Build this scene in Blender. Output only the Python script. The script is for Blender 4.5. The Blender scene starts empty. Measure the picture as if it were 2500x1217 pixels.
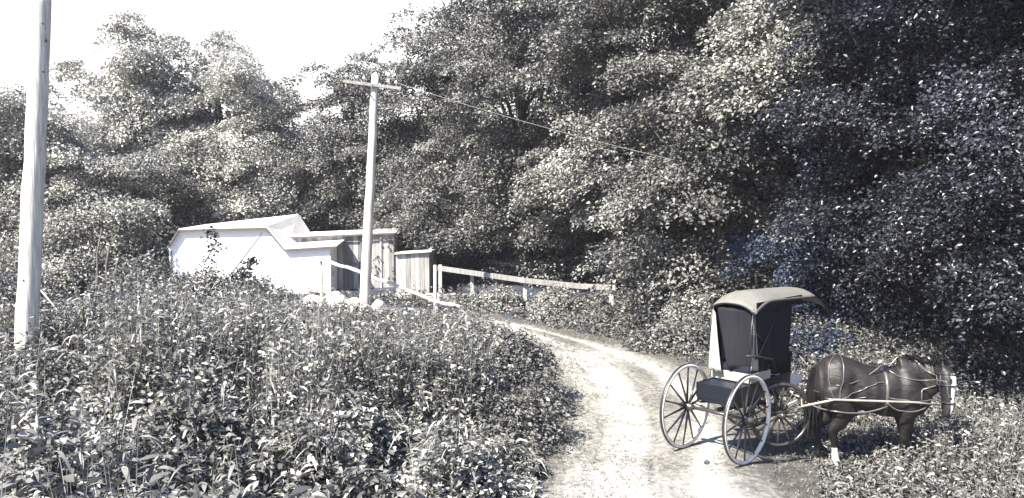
import bpy, bmesh, math, random
import numpy as np
from mathutils import Vector, Matrix
from mathutils.bvhtree import BVHTree

S = bpy.context.scene
# ---------------------------------------------------------------- camera
F, CH, PITCH = 1980.0, 3.4, math.radians(4.145)
cd = bpy.data.cameras.new('camera'); cam = bpy.data.objects.new('camera', cd)
S.collection.objects.link(cam)
cam.location = (0, 0, CH); cam.rotation_euler = (math.pi/2 - PITCH, 0, 0)
cd.sensor_width = 36; cd.lens = 36*F/2500; cd.clip_end = 2000; cd.clip_start = .05
S.camera = cam
# ---------------------------------------------------------------- light
SUN = Vector((-.60, -.54, .92)).normalized()
wd = bpy.data.worlds.new('World'); S.world = wd; wd.use_nodes = True
nt = wd.node_tree; nt.nodes.clear()
sky = nt.nodes.new('ShaderNodeTexSky'); sky.sky_type = 'NISHITA'; sky.sun_disc = False
sky.sun_elevation = math.asin(SUN.z); sky.sun_rotation = math.atan2(SUN.x, SUN.y)
sky.air_density = 1.0; sky.dust_density = 2.0; sky.ozone_density = 5
bg = nt.nodes.new('ShaderNodeBackground'); bg.inputs[1].default_value = .072
ow = nt.nodes.new('ShaderNodeOutputWorld')
# bright white haze low in the sky, clear blue overhead
wt = nt.nodes.new('ShaderNodeTexCoord'); sx = nt.nodes.new('ShaderNodeSeparateXYZ'); nt.links.new(wt.outputs['Generated'], sx.inputs[0])
hz = nt.nodes.new('ShaderNodeMapRange'); hz.inputs[1].default_value = .24; hz.inputs[2].default_value = .32
hz.inputs[3].default_value = 1; hz.inputs[4].default_value = 0; nt.links.new(sx.outputs[2], hz.inputs[0])
hm_ = nt.nodes.new('ShaderNodeMix'); hm_.data_type = 'RGBA'; hm_.inputs[7].default_value = (6.2, 6.1, 5.9, 1)
nt.links.new(hz.outputs[0], hm_.inputs[0]); sb = nt.nodes.new('ShaderNodeMix'); sb.data_type = 'RGBA'; sb.blend_type = 'MULTIPLY'; sb.inputs[0].default_value = 1; sb.inputs[7].default_value = (.72, .90, 1.2, 1)
nt.links.new(sky.outputs[0], sb.inputs[6]); nt.links.new(sb.outputs[2], hm_.inputs[6])
nt.links.new(hm_.outputs[2], bg.inputs[0]); nt.links.new(bg.outputs[0], ow.inputs[0])
ld = bpy.data.lights.new('sun', 'SUN'); ld.energy = 5.0; ld.angle = math.radians(.5); ld.color = (1, .93, .82)
lo = bpy.data.objects.new('sun', ld); S.collection.objects.link(lo)
lo.rotation_euler = SUN.to_track_quat('Z', 'Y').to_euler(); lo.location = (-20, -10, 30)
S.view_settings.view_transform = 'Standard'; S.view_settings.look = 'None'
S.view_settings.exposure = 2.05; S.view_settings.gamma = 1
S.cycles.max_bounces = 5; S.cycles.diffuse_bounces = 2; S.cycles.glossy_bounces = 2
S.cycles.transmission_bounces = 2; S.cycles.use_denoising = True

def W(px, py, D):                       # point of the photo at ground distance D
    dx, dz = (px-1250)/F, -(py-608.5)/F
    y = math.cos(PITCH) + dz*math.sin(PITCH); z = -math.sin(PITCH) + dz*math.cos(PITCH)
    return Vector((dx/y*D, D, CH + z/y*D))

# ---------------------------------------------------------------- materials
def mat(name, col, rough=.7, spec=.4, noise=None, attr=None, bump=None, metal=0, trans=0, hue=0):
    """noise=(scale, amount, stretch xyz); attr multiplies the base colour"""
    m = bpy.data.materials.new(name); m.use_nodes = True; t = m.node_tree; n = t.nodes; L = t.links
    b = n['Principled BSDF']; b.inputs['Roughness'].default_value = rough
    b.inputs['Specular IOR Level'].default_value = spec; b.inputs['Metallic'].default_value = metal
    c = n.new('ShaderNodeRGB'); c.outputs[0].default_value = (*col, 1); cur = c.outputs[0]
    tc = n.new('ShaderNodeTexCoord')
    if noise:
        mp = n.new('ShaderNodeMapping'); mp.inputs['Scale'].default_value = noise[2] if len(noise) > 2 else (1, 1, 1)
        L.new(tc.outputs['Object'], mp.inputs[0])
        nz = n.new('ShaderNodeTexNoise'); nz.inputs['Scale'].default_value = noise[0]; nz.inputs['Detail'].default_value = 6
        nz.inputs['Roughness'].default_value = .65
        L.new(mp.outputs[0], nz.inputs[0])
        mr = n.new('ShaderNodeMapRange'); mr.inputs[1].default_value = .3; mr.inputs[2].default_value = .7
        mr.inputs[3].default_value = 1-noise[1]; mr.inputs[4].default_value = 1+noise[1]*.6
        L.new(nz.outputs[0], mr.inputs[0])
        mx = n.new('ShaderNodeMix'); mx.data_type = 'RGBA'; mx.blend_type = 'MULTIPLY'; mx.inputs[0].default_value = 1
        L.new(cur, mx.inputs[6]); L.new(mr.outputs[0], mx.inputs[7]); cur = mx.outputs[2]
        if bump:
            bp = n.new('ShaderNodeBump'); bp.inputs['Strength'].default_value = bump; bp.inputs['Distance'].default_value = .02
            L.new(nz.outputs[0], bp.inputs['Height']); L.new(bp.outputs[0], b.inputs['Normal'])
    if attr:
        a = n.new('ShaderNodeAttribute'); a.attribute_name = attr
        mx = n.new('ShaderNodeMix'); mx.data_type = 'RGBA'; mx.blend_type = 'MULTIPLY'; mx.inputs[0].default_value = 1
        L.new(cur, mx.inputs[6]); L.new(a.outputs['Color'], mx.inputs[7]); cur = mx.outputs[2]
    L.new(cur, b.inputs['Base Color'])
    if trans:
        tr = n.new('ShaderNodeBsdfTranslucent'); L.new(cur, tr.inputs[0])
        ms = n.new('ShaderNodeMixShader'); ms.inputs[0].default_value = trans
        L.new(b.outputs[0], ms.inputs[1]); L.new(tr.outputs[0], ms.inputs[2])
        L.new(ms.outputs[0], n['Material Output'].inputs[0])
    return m
M_LEAF = mat('leaf', (.105, .104, .097), .5, .35, attr='tone', trans=.12)
M_LEAFP = mat('pale_leaf', (.20, .198, .18), .55, .3, attr='tone', trans=.16)
M_LEAFG = mat('hazed_leaf', (.30, .297, .27), .55, .3, attr='tone', trans=.18)  # paled leaf: brightness of the distant haze put into the colour
M_LEAFD = mat('shaded_leaf', (.019, .021, .027), .40, .45, attr='tone', trans=.05)  # darkness of the shaded right-hand wood put into the leaf colour
M_LEAFB = mat('gloom_blue_leaf', (.020, .028, .048), .42, .4, attr='tone', trans=.05)  # blue gloom of deep shade put into the leaf colour
M_WEED = mat('weed_leaf', (.105, .104, .095), .5, .35, attr='tone', trans=.09)
M_GRASS = mat('dry_grass', (.13, .127, .112), .6, .3, attr='tone', trans=.2)
M_BARK = mat('bark', (.11, .10, .09), .9, .2, (9, .5, (1, 1, .25)), bump=.6)
M_POLE = mat('peeled_pole', (.55, .525, .47), .8, .25, (9, .5, (4, 4, .18)), bump=.6, attr='tone')
M_KNOT = mat('pole_knot', (.12, .10, .08), .8, .2)
M_LOG = mat('peeled_log', (.52, .50, .45), .8, .3, (6, .35, (1, 1, 1)), bump=.4)
M_BOARD = mat('weathered_board', (.26, .255, .24), .85, .2, (5, .45, (5, 5, .35)), attr='tone', bump=.3)
M_WHITE = mat('whitewash', (.80, .79, .75), .8, .2, (2.2, .06), attr='tone')
M_EDGE = mat('roof_edge', (.10, .09, .085), .8, .2, (8, .3))
M_ROOFL = mat('pale_roof', (.60, .585, .55), .8, .2, (3, .15), attr='tone')
M_GROUND = mat('soil', (.04, .045, .06), .95, .1, (1.2, .5), bump=.8)  # soil tinted navy: blue of the shaded gaps put into its colour
M_STONE = mat('stone', (.50, .485, .45), .9, .2, (3.5, .35), bump=1.0)
M_DARKW = mat('painted_black_wood', (.007, .009, .014), .32, .6, (9, .3))
M_LEATH = mat('black_leather', (.010, .013, .022), .42, .5, (14, .4), bump=.3)
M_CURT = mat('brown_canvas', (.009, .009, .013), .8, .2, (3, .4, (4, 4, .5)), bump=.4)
M_CREAM = mat('cream_canvas', (.27, .26, .225), .85, .2, (4, .22), bump=.5)
M_HOOD = mat('hood_canvas', (.125, .12, .105), .7, .3, (9, .16), bump=.25)
M_RIM = mat('worn_rim', (.60, .57, .51), .5, .5, (12, .3))
M_SPOKE = mat('spoke_paint', (.035, .032, .03), .3, .6, (8, .4))
M_SHAFT = mat('shaft_wood', (.22, .205, .18), .4, .5, (9, .25))
M_STRAP = mat('harness_strap', (.07, .065, .058), .32, .7, (25, .3))
M_IRON = mat('iron', (.05, .05, .052), .4, .6, (15, .3), metal=.6)
M_COAT = mat('horse_coat', (.013, .0115, .011), .52, .4, (26, .45, (.5, 1, 2)), attr='coat', bump=.35)
M_HAIR = mat('horse_hair', (.010, .009, .010), .35, .6, attr='tone')
M_CLOTH = mat('white_cloth', (.78, .77, .74), .8, .2, (6, .08))
M_WIRE = mat('galvanised_wire', (.35, .35, .35), .4, .6)
M_GLASS = mat('insulator_glass', (.7, .72, .7), .15, .8)

# ---------------------------------------------------------------- helpers
def link(o, parent=None):
    S.collection.objects.link(o)
    if parent is not None: o.parent = parent
    return o
def tag(o, label=None, cat=None, group=None, kind=None):
    if label: o['label'] = label
    if cat: o['category'] = cat
    if group: o['group'] = group
    if kind: o['kind'] = kind
    return o
def empty(name, loc, rz=0, label=None, cat=None, group=None):
    o = bpy.data.objects.new(name, None); o.location = loc; o.rotation_euler = (0, 0, rz); o.empty_display_size = .2
    link(o); return tag(o, label, cat, group)
class MB:                               # gathers polygons, then becomes ONE mesh object
    def __init__(s): s.v = []; s.f = []; s.t = []; s.sm = []
    def add(s, vs, fs, tone=1., smooth=False):
        k = len(s.v); s.v += [tuple(v) for v in vs]; s.f += [tuple(i+k for i in f) for f in fs]
        s.t += [tone]*len(vs); s.sm += [smooth]*len(fs); return s
    def box(s, lo, hi, tone=1., M=None, j=0):
        x0, y0, z0 = lo; x1, y1, z1 = hi
        vs = [Vector(p) for p in ((x0,y0,z0),(x1,y0,z0),(x1,y1,z0),(x0,y1,z0),(x0,y0,z1),(x1,y0,z1),(x1,y1,z1),(x0,y1,z1))]
        if j: vs = [v+Vector([random.uniform(-j, j) for _ in range(3)]) for v in vs]
        if M is not None: vs = [M @ v for v in vs]
        return s.add(vs, [(0,3,2,1),(4,5,6,7),(0,1,5,4),(1,2,6,5),(2,3,7,6),(3,0,4,7)], tone)
    def beam(s, a, b, w, h, tone=1., up=(0, 0, 1)):
        a, b = Vector(a), Vector(b); d = (b-a).normalized(); u = Vector(up); r = d.cross(u).normalized(); u = r.cross(d)
        vs = [p+r*sx*w/2+u*sz*h/2 for p in (a, b) for sx, sz in ((-1,-1),(1,-1),(1,1),(-1,1))]
        return s.add(vs, [(0,1,2,3)[::-1],(4,5,6,7),(0,1,5,4),(1,2,6,5),(2,3,7,6),(3,0,4,7)], tone)
    def tube(s, pts, rad, n=8, tone=1., flat=None, cap=True, wob=0):
        pts = [Vector(p) for p in pts]; rad = rad if hasattr(rad, '__len__') else [rad]*len(pts)
        rings = []; ref = Vector((0, 0, 1)) if abs((pts[-1]-pts[0]).normalized().z) < .9 else Vector((1, 0, 0))
        for i, p in enumerate(pts):
            d = (pts[min(i+1, len(pts)-1)]-pts[max(i-1, 0)]).normalized()
            r = d.cross(ref).normalized(); u = r.cross(d)
            rings.append([p + (r*math.cos(a)+u*math.sin(a)*(flat or 1))*rad[i]*(1+random.uniform(-wob, wob)) for a in (2*math.pi*k/n for k in range(n))])
        vs = [v for r in rings for v in r]; fs = []
        for i in range(len(pts)-1):
            for k in range(n):
                fs.append((i*n+k, i*n+(k+1) % n, (i+1)*n+(k+1) % n, (i+1)*n+k))
        if cap: fs += [tuple(range(n))[::-1], tuple(range((len(pts)-1)*n, len(pts)*n))]
        return s.add(vs, fs, tone, True)
    def prism(s, poly, ext, tone=1.):    # planar polygon swept along ext
        n = len(poly); poly = [Vector(p) for p in poly]; e = Vector(ext)
        return s.add(poly+[p+e for p in poly], [tuple(range(n)), tuple(range(n, 2*n))[::-1]]+[(i, i+n, (i+1) % n+n, (i+1) % n) for i in range(n)], tone)
    def build(s, name, m, parent=None, bevel=0):
        me = bpy.data.meshes.new(name); me.from_pydata(s.v, [], s.f)
        me.polygons.foreach_set('use_smooth', s.sm)
        a = me.attributes.new('tone', 'FLOAT', 'POINT'); a.data.foreach_set('value', s.t)
        me.materials.append(m)
        bm = bmesh.new(); bm.from_mesh(me); bmesh.ops.recalc_face_normals(bm, faces=bm.faces)
        if bevel: bmesh.ops.bevel(bm, geom=bm.edges[:], offset=bevel, segments=2, affect='EDGES')
        bm.to_mesh(me); bm.free(); me.update()
        return link(bpy.data.objects.new(name, me), parent)

_g = np.random.default_rng(7).random((64, 64))
def vnoise(x, y, s=1.):
    x = np.asarray(x, float)*s+100; y = np.asarray(y, float)*s+100
    xi, yi = np.floor(x).astype(int), np.floor(y).astype(int); fx, fy = x-xi, y-yi
    fx, fy = fx*fx*(3-2*fx), fy*fy*(3-2*fy); a = lambda i, j: _g[(xi+i) % 64, (yi+j) % 64]
    return (a(0,0)*(1-fx)+a(1,0)*fx)*(1-fy)+(a(0,1)*(1-fx)+a(1,1)*fx)*fy
def sst(a, b, x): t = np.clip((x-a)/(b-a), 0, 1); return t*t*(3-2*t)

# road: left and right edge lines of the track in plan, with y falling away from the camera
RL = [(.1, 1.5), (.25, 5), (.38, 9), (.62, 11), (.82, 13.2), (.85, 15.2), (.62, 17.2), (-.1, 18.9), (-1.8, 20.0), (-4.5, 20.8), (-9, 21.6), (-16, 22.3), (-26, 23)]
RR = [(3.3, 1.5), (3.3, 5), (3.45, 9), (4.0, 11), (4.2, 12.8), (3.9, 14.8), (2.6, 17.6), (.6, 20.5), (-1.4, 22.3), (-4.2, 23.2), (-9, 24.0), (-16, 24.8), (-26, 25.6)]
def spl(P, n=16):
    P = [np.array(p, float) for p in P]; P = [2*P[0]-P[1]]+P+[2*P[-1]-P[-2]]; o = []
    for i in range(1, len(P)-2):
        for t in np.arange(n)/n:
            a, b, c, d = P[i-1:i+3]
            o.append(.5*(2*b+(c-a)*t+(2*a-5*b+4*c-d)*t*t+(3*b-a-3*c+d)*t**3))
    o.append(P[-2]); return np.array(o)
SL, SR = spl(RL), spl(RR); MID = (SL+SR)/2; HW = np.linalg.norm(SL-SR, axis=1)/2
def road_d(x, y):                       # signed metres outside the road (negative on it)
    x = np.asarray(x, float); y = np.asarray(y, float); best = np.full(x.shape, 1e9)
    for m, h in zip(MID[::4], HW[::4]):
        best = np.minimum(best, np.hypot(x-m[0], y-m[1])-h)
    return best
def is_left(x, y): return x < np.interp(y, [0, 9, 13, 17, 19, 30], [1.6, 1.9, 2.4, 1.2, -1.5, -30])
def ground(x, y):
    x = np.asarray(x, float); y = np.asarray(y, float); r = road_d(x, y); L = is_left(x, y)
    z = np.where(L, .25*sst(.0, 1.8, r), 0.)
    z = z + np.where(L & (y < 8), .35*sst(.3, 3, r)*sst(8, 4, y), 0)
    dip = -.30*sst(2.6, 4.3, x)*sst(16, 11.5, y)
    z = z + dip + np.where(~L, .20*sst(1.5, 5, r)*sst(12, 16, y), 0)
    z = z + .8*np.exp(-(((x+7)/3)**2+((y-10.8)/2)**2))
    z = z + sst(27, 60, y)*4.0 + sst(4, 14, x)*sst(13, 20, y)*.6
    z = z + (vnoise(x, y, .9)-.5)*.10*sst(-.2, 1, r) + (vnoise(x, y, 1.7)-.5)*.02
    return z
def gz(x, y): return float(ground(np.array([x]), np.array([y]))[0])

# ---------------------------------------------------------------- ground sheet and road
def grid_mesh(name, X, Y, Z, m, tone=None):
    ny, nx = X.shape; me = bpy.data.meshes.new(name)
    co = np.stack([X, Y, Z], -1).reshape(-1, 3); idx = np.arange(nx*ny).reshape(ny, nx)
    q = np.stack([idx[:-1, :-1], idx[:-1, 1:], idx[1:, 1:], idx[1:, :-1]], -1).reshape(-1, 4)
    me.vertices.add(len(co)); me.vertices.foreach_set('co', co.ravel())
    me.loops.add(q.size); me.loops.foreach_set('vertex_index', q.ravel())
    me.polygons.add(len(q)); me.polygons.foreach_set('loop_start', np.arange(len(q))*4)
    me.update(calc_edges=True); me.polygons.foreach_set('use_smooth', [True]*len(q))
    if tone is not None:
        a = me.attributes.new('tone', 'FLOAT', 'POINT'); a.data.foreach_set('value', tone.ravel())
    me.materials.append(m); return link(bpy.data.objects.new(name, me))
ax = np.concatenate([np.linspace(-600, -40, 18)[:-1], np.arange(-40, 40, .3), np.linspace(40, 600, 18)])
ay = np.concatenate([np.linspace(-300, -4, 12)[:-1], np.arange(-4, 62, .3), np.linspace(62, 1200, 20)])
X, Y = np.meshgrid(ax, ay)
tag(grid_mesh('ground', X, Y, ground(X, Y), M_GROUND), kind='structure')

def road_material():
    m = bpy.data.materials.new('sandy_track'); m.use_nodes = True; t = m.node_tree; n = t.nodes; L = t.links; b = n['Principled BSDF']
    b.inputs['Roughness'].default_value = .95; b.inputs['Specular IOR Level'].default_value = .15
    tc = n.new('ShaderNodeTexCoord')
    def nz(sc, d=8, r=.7):
        q = n.new('ShaderNodeTexNoise'); q.inputs['Scale'].default_value = sc; q.inputs['Detail'].default_value = d; q.inputs['Roughness'].default_value = r
        L.new(tc.outputs['Object'], q.inputs[0]); return q.outputs[0]
    a = n.new('ShaderNodeAttribute'); a.attribute_name = 'tone'       # how much grass and dirt lies between the wheel tracks
    add = n.new('ShaderNodeMath'); add.operation = 'ADD'; L.new(nz(11, 9, .75), add.inputs[0]); L.new(a.outputs['Fac'], add.inputs[1])
    cr = n.new('ShaderNodeValToRGB'); e = cr.color_ramp.elements
    e[0].position = .40; e[0].color = (.34, .33, .30, 1); e[1].position = .80; e[1].color = (.085, .08, .07, 1)
    L.new(add.outputs[0], cr.inputs[0])
    cr2 = n.new('ShaderNodeValToRGB'); e = cr2.color_ramp.elements
    e[0].position = .25; e[0].color = (.72, .72, .72, 1); e[1].position = .6; e[1].color = (1, 1, 1, 1)
    L.new(nz(45, 4, .6), cr2.inputs[0])
    mx = n.new('ShaderNodeMix'); mx.data_type = 'RGBA'; mx.blend_type = 'MULTIPLY'; mx.inputs[0].default_value = 1
    L.new(cr.outputs[0], mx.inputs[6]); L.new(cr2.outputs[0], mx.inputs[7]); L.new(mx.outputs[2], b.inputs['Base Color'])
    bp = n.new('ShaderNodeBump'); bp.inputs['Strength'].default_value = .8; bp.inputs['Distance'].default_value = .03
    L.new(nz(16, 9, .75), bp.inputs['Height']); L.new(bp.outputs[0], b.inputs['Normal'])
    return m
SL2, SR2 = spl(RL, 40), spl(RR, 40); nc = 61; u = np.linspace(-.06, 1.06, nc)[None, :]
jl = (vnoise(SL2[:, 0], SL2[:, 1], 3)-.5)*.5; jr = (vnoise(SR2[:, 0]+9, SR2[:, 1], 3)-.5)*.6
w_ = np.linalg.norm(SR2-SL2, axis=1)
uu = u*(1+(jr/w_)[:, None]) + (jl/w_)[:, None]*(1-u)
X = SL2[:, :1]*(1-uu)+SR2[:, :1]*uu; Y = SL2[:, 1:]*(1-uu)+SR2[:, 1:]*uu
rut = np.exp(-((uu-.28)/.075)**2)+np.exp(-((uu-.62)/.06)**2)
line = np.exp(-((uu-.40)/.012)**2)+.7*np.exp(-((uu-.17)/.012)**2)
edge = sst(.12, .0, uu)+sst(.66, 1.0, uu)*1.3
tone = -.13*rut + .17*(1-rut)*sst(.3, .5, uu) + .10*line + .20*edge + (vnoise(X, Y, .8)-.5)*.25 + (vnoise(X, Y, 3)-.5)*.12
Z = ground(X, Y)+.022-.02*rut*sst(0, 1, uu+.5)-.012*line
o = grid_mesh('road', X, Y, Z, road_material(), tone); tag(o, kind='structure')

# ---------------------------------------------------------------- leaves
def leaf_arrays(P, D, Nn, ln, wd, fold=.25):
    """rhombic leaves, two triangles folded along the midrib"""
    D = D/np.linalg.norm(D, axis=1, keepdims=True)
    R = np.cross(D, Nn); R /= np.linalg.norm(R, axis=1, keepdims=True)+1e-9
    U = np.cross(R, D); ln = ln[:, None]; wd = wd[:, None]
    mid = P + D*ln*.42
    return np.stack([P, mid+R*wd/2+U*wd*fold, P+D*ln-U*ln*.10, mid-R*wd/2+U*wd*fold], 1)
def blade_arrays(P, D, Nn, ln, wd, droop):
    """arching lance leaves: 3 quads and a tip in a drooping strip"""
    D = D/np.linalg.norm(D, axis=1, keepdims=True); R = np.cross(D, Nn); R /= np.linalg.norm(R, axis=1, keepdims=True)+1e-9
    ln = ln[:, None]; wd = wd[:, None]; dr = droop[:, None]; out = []; dn = np.array([[0, 0, -1.]])
    for t, w in ((0, .35), (.33, 1), (.68, .8), (1, .06)):
        c = P+D*ln*t+dn*ln*dr*t*t
        out += [c+R*wd*w/2, c-R*wd*w/2]
    return np.stack(out, 1)
def foliage(name, chunks, m, parent=None):
    """chunks: list of (verts Nxkx3, tone N, kind)"""
    co, li, ls, tn = [], [], [], []; off = 0; lo_ = 0
    for V, T, kind in chunks:
        n, k = V.shape[:2]; co.append(V.reshape(-1, 3)); base = off+np.arange(n)[:, None]*k
        F_ = np.array([[0, 1, 2], [0, 2, 3]] if kind == 'leaf' else [[0, 1, 3, 2], [2, 3, 5, 4], [4, 5, 7, 6]])
        f = (base[:, None, :]+F_[None]).reshape(-1, F_.shape[1])
        li.append(f.ravel()); ls.append(lo_+np.arange(len(f))*F_.shape[1]); lo_ += f.size; off += n*k
        tn.append(np.repeat(T, k))
    co = np.concatenate(co); li = np.concatenate(li); ls = np.concatenate(ls)
    me = bpy.data.meshes.new(name); me.vertices.add(len(co)); me.vertices.foreach_set('co', co.ravel().astype(np.float32))
    me.loops.add(len(li)); me.loops.foreach_set('vertex_index', li.astype(np.int32))
    me.polygons.add(len(ls)); me.polygons.foreach_set('loop_start', ls.astype(np.int32))
    me.update(calc_edges=True)
    a = me.attributes.new('tone', 'FLOAT', 'POINT'); a.data.foreach_set('value', np.concatenate(tn).astype(np.float32))
    me.materials.append(m); return link(bpy.data.objects.new(name, me), parent)

def spray_leaves(rng, C, out, n, R, size, flat=.26, jit=.75, tonev=.3, updir=(0, 0, 1)):
    """n leaves spread over every flattened bough C; out = outward direction of each bough"""
    m = len(C); k = m*n; ci = np.repeat(np.arange(m), n)
    o = out/np.linalg.norm(out, axis=1, keepdims=True); o2 = o[ci]; side = np.cross(o2, [0, 0, 1.]); side /= np.linalg.norm(side, axis=1, keepdims=True)+1e-9
    a = rng.random(k)*2*np.pi; r = np.sqrt(rng.random(k)); Rr = R[ci]
    u = r*np.cos(a); v = r*np.sin(a)*.8; lobe = .75+.5*rng.random(m)[ci]
    P = C[ci]+o2*(u*Rr)[:, None]+side*(v*Rr*lobe)[:, None]
    P[:, 2] += -(u*.28+.25*r*r)*Rr + rng.normal(size=k)*flat*Rr*.6
    d = o2*.7+side*rng.normal(size=(k, 1))*.7+rng.normal(size=(k, 3))*.35; d[:, 2] -= .25
    nn = np.array(updir)[None]+o2*.35+rng.normal(size=(k, 3))*jit
    ln = size*(.65+.7*rng.random(k)); wd = ln*(.5+.25*rng.random(k))
    T = np.clip(np.exp(rng.normal(size=k)*tonev*1.0+(rng.normal(size=m)*.22)[ci]), .3, 3.5)
    return leaf_arrays(P-d/np.linalg.norm(d, axis=1, keepdims=True)*ln[:, None]*.5, d, nn, ln, wd), T, 'leaf'

def limbs(mb, rng, base, top, r0, targets, n=7):
    """tapered bent trunk with limbs reaching to targets"""
    base, top = np.array(base, float), np.array(top, float); pts = []; rad = []
    bend = rng.normal(size=2)*.25
    for i in range(n):
        t = i/(n-1); p = base+(top-base)*t; p[:2] += bend*math.sin(t*3.0); pts.append(p); rad.append(r0*(1.25 if i == 0 else 1)*(1-.75*t))
    mb.tube(pts, rad, 9, wob=.06)
    for tg in targets:
        tg = np.array(tg, float); h = min(.92, max(.22, (tg[2]-base[2])/(top[2]-base[2])*rng.uniform(.45, .75)))
        i = h*(n-1); k = int(i); a = pts[k]*(1-i+k)+pts[min(k+1, n-1)]*(i-k); rr = r0*(1-.75*h)*.45
        m1 = a*.6+tg*.4+rng.normal(size=3)*.18+np.array([0, 0, .15]); m2 = a*.25+tg*.75+rng.normal(size=3)*.15
        mb.tube([a, m1, m2, tg], [rr, rr*.7, rr*.45, rr*.15], 5)

def tree(name, label, base, crown, rad, nb, nl, leaf, m, seed, trunk=.16, br=(.55, .95), group='trees of the wood edge',
         cat='tree', lean=0, jit=.75, nlimb=22, front=.62, shell=.45, tonev=.3, lobes=.3, low=None):
    """crown centre, radii; nb boughs of nl leaves"""
    rng = np.random.default_rng(seed); bx, by = base; z0 = gz(bx, by)-.08
    root = empty(name, (bx, by, z0), 0, label, cat, group); c = np.array(crown, float)-np.array([bx, by, z0]); r = np.array(rad, float)
    V = rng.normal(size=(nb*3, 3)); V /= np.linalg.norm(V, axis=1, keepdims=True)
    keep = (V[:, 1] < .15) | (rng.random(len(V)) > front); V = V[keep][:max(12, nb//6)]; n = len(V)
    lf = rng.normal(size=(9, 3)); lf /= np.linalg.norm(lf, axis=1, keepdims=True)
    bump = sum(np.exp((V@l-1)*7)*a for l, a in zip(lf, rng.uniform(-lobes, lobes*1.3, 9)))
    rr = (shell+(1-shell)*rng.random(n)**.6)*(1+bump)
    C = c+V*rr[:, None]*r
    C = np.repeat(C, 6, 0)+rng.normal(size=(n*6, 3))*np.array([.62, .55, .40])*(br[0]+br[1])*.62
    C = C[C[:, 2] > .5]; V = (C-c)/r
    out = V.copy()*np.array([1, 1, .15]); out += rng.normal(size=out.shape)*.25; out[:, 2] = 0
    R = rng.uniform(br[0], br[1], len(C))
    foliage('crown', [spray_leaves(rng, C, out, nl, R, leaf, jit=jit, tonev=tonev)], m, root)
    mb = MB(); pick = rng.choice(len(C), min(nlimb, len(C)), replace=False)
    limbs(mb, rng, (0, 0, 0), (c[0]*.8, c[1]*.8, c[2]+r[2]*.55), trunk, C[pick])
    mb.build('trunk', M_BARK, root); return root

def wtop(px, py, D): return W(px, py, D)
def T(name, label, px, pt, pb, D, rx, **k):
    """tree whose crown spans photo rows pt (top) to pb (bottom) round column px at distance D"""
    a, b = W(px, pt, D), W(px, pb, D); cz = (a.z+b.z)/2; rz = (a.z-b.z)/2
    by = D+k.pop('db', .6); bx = a.x+k.pop('dx', 0)
    ry = k.pop('ry', rx*.8)
    return tree(name, label, (bx, by), (a.x, D, cz), (rx, ry, rz), int(k.pop('nb', 150)*1.2), int(k.pop('nl', 230)*1.25), k.pop('leaf', .125)*.82, k.pop('m', M_LEAF), **k)

G1 = 'trees of the grove behind the white shed'; G2 = 'trees of the wood on the right of the track'
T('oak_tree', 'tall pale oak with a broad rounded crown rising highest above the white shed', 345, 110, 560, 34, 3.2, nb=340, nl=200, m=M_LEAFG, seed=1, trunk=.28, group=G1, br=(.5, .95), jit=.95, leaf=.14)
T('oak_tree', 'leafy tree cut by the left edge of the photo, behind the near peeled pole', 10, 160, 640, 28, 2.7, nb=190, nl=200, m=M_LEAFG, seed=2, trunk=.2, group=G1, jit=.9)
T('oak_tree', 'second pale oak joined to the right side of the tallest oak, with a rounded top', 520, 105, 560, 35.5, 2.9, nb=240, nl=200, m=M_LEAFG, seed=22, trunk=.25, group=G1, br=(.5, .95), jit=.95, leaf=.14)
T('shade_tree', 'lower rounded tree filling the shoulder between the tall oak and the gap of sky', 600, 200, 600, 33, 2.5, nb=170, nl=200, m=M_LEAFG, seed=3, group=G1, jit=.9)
T('shade_tree', 'dark leaning tree just right of the near pole with its crown down to the weeds', 190, 330, 760, 27, 2.4, nb=120, nl=240, seed=4, m=M_LEAFP, group=G1)
T('shade_tree', 'dense dark tree directly behind the left end of the white shed', 380, 360, 700, 30, 2.4, nb=120, nl=220, seed=5, group=G1)
T('shade_tree', 'dim low tree closing the valley of sky behind the white shed roof', 730, 345, 590, 40, 2.6, nb=100, nl=170, seed=6, m=M_LEAFP, group=G1, leaf=.16)
T('shade_tree', 'small dark tree behind the roof ridge of the white shed', 540, 430, 640, 36, 2.3, nb=90, nl=180, seed=7, m=M_LEAFP, group=G1, leaf=.14)
T('maple_tree', 'rounded maple just behind the pole with the crossarm', 860, 135, 600, 33, 2.3, nb=150, nl=210, seed=8, trunk=.2, group=G2)
T('maple_tree', 'tall maple to the right of the crossarm, its top rising toward the open sky', 1085, 60, 640, 32, 2.4, nb=200, nl=210, seed=9, trunk=.24, group=G2)
T('maple_tree', 'dark maple low behind the grey board shed', 1060, 300, 720, 29, 2.3, nb=110, nl=220, seed=10, group=G2)
T('maple_tree', 'very tall maple above the square guard rail, cut by the top edge', 1290, -130, 560, 28, 3.5, nb=230, nl=230, seed=11, trunk=.3, group=G2)
T('beech_tree', 'beech with layered pale boughs hanging over the end of the guard rail', 1500, 130, 700, 25, 2.6, nb=190, nl=240, m=M_LEAFP, seed=12, trunk=.2, group=G2, br=(.5, .85), jit=.6)
T('maple_tree', 'broad maple whose boughs hang low between the two halves of the guard rail', 1290, 330, 690, 27.5, 2.1, nb=120, nl=230, seed=13, group=G2)
T('maple_tree', 'tall full maple rising out of the top of the photo left of the buggy hood', 1620, -200, 520, 24, 3.5, nb=230, nl=240, seed=14, trunk=.3, group=G2)
T('maple_tree', 'maple straight behind the buggy hood, its crown reaching down to the grass', 1790, 150, 850, 20, 2.4, nb=190, nl=240, seed=15, group=G2, m=M_LEAF)
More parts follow.
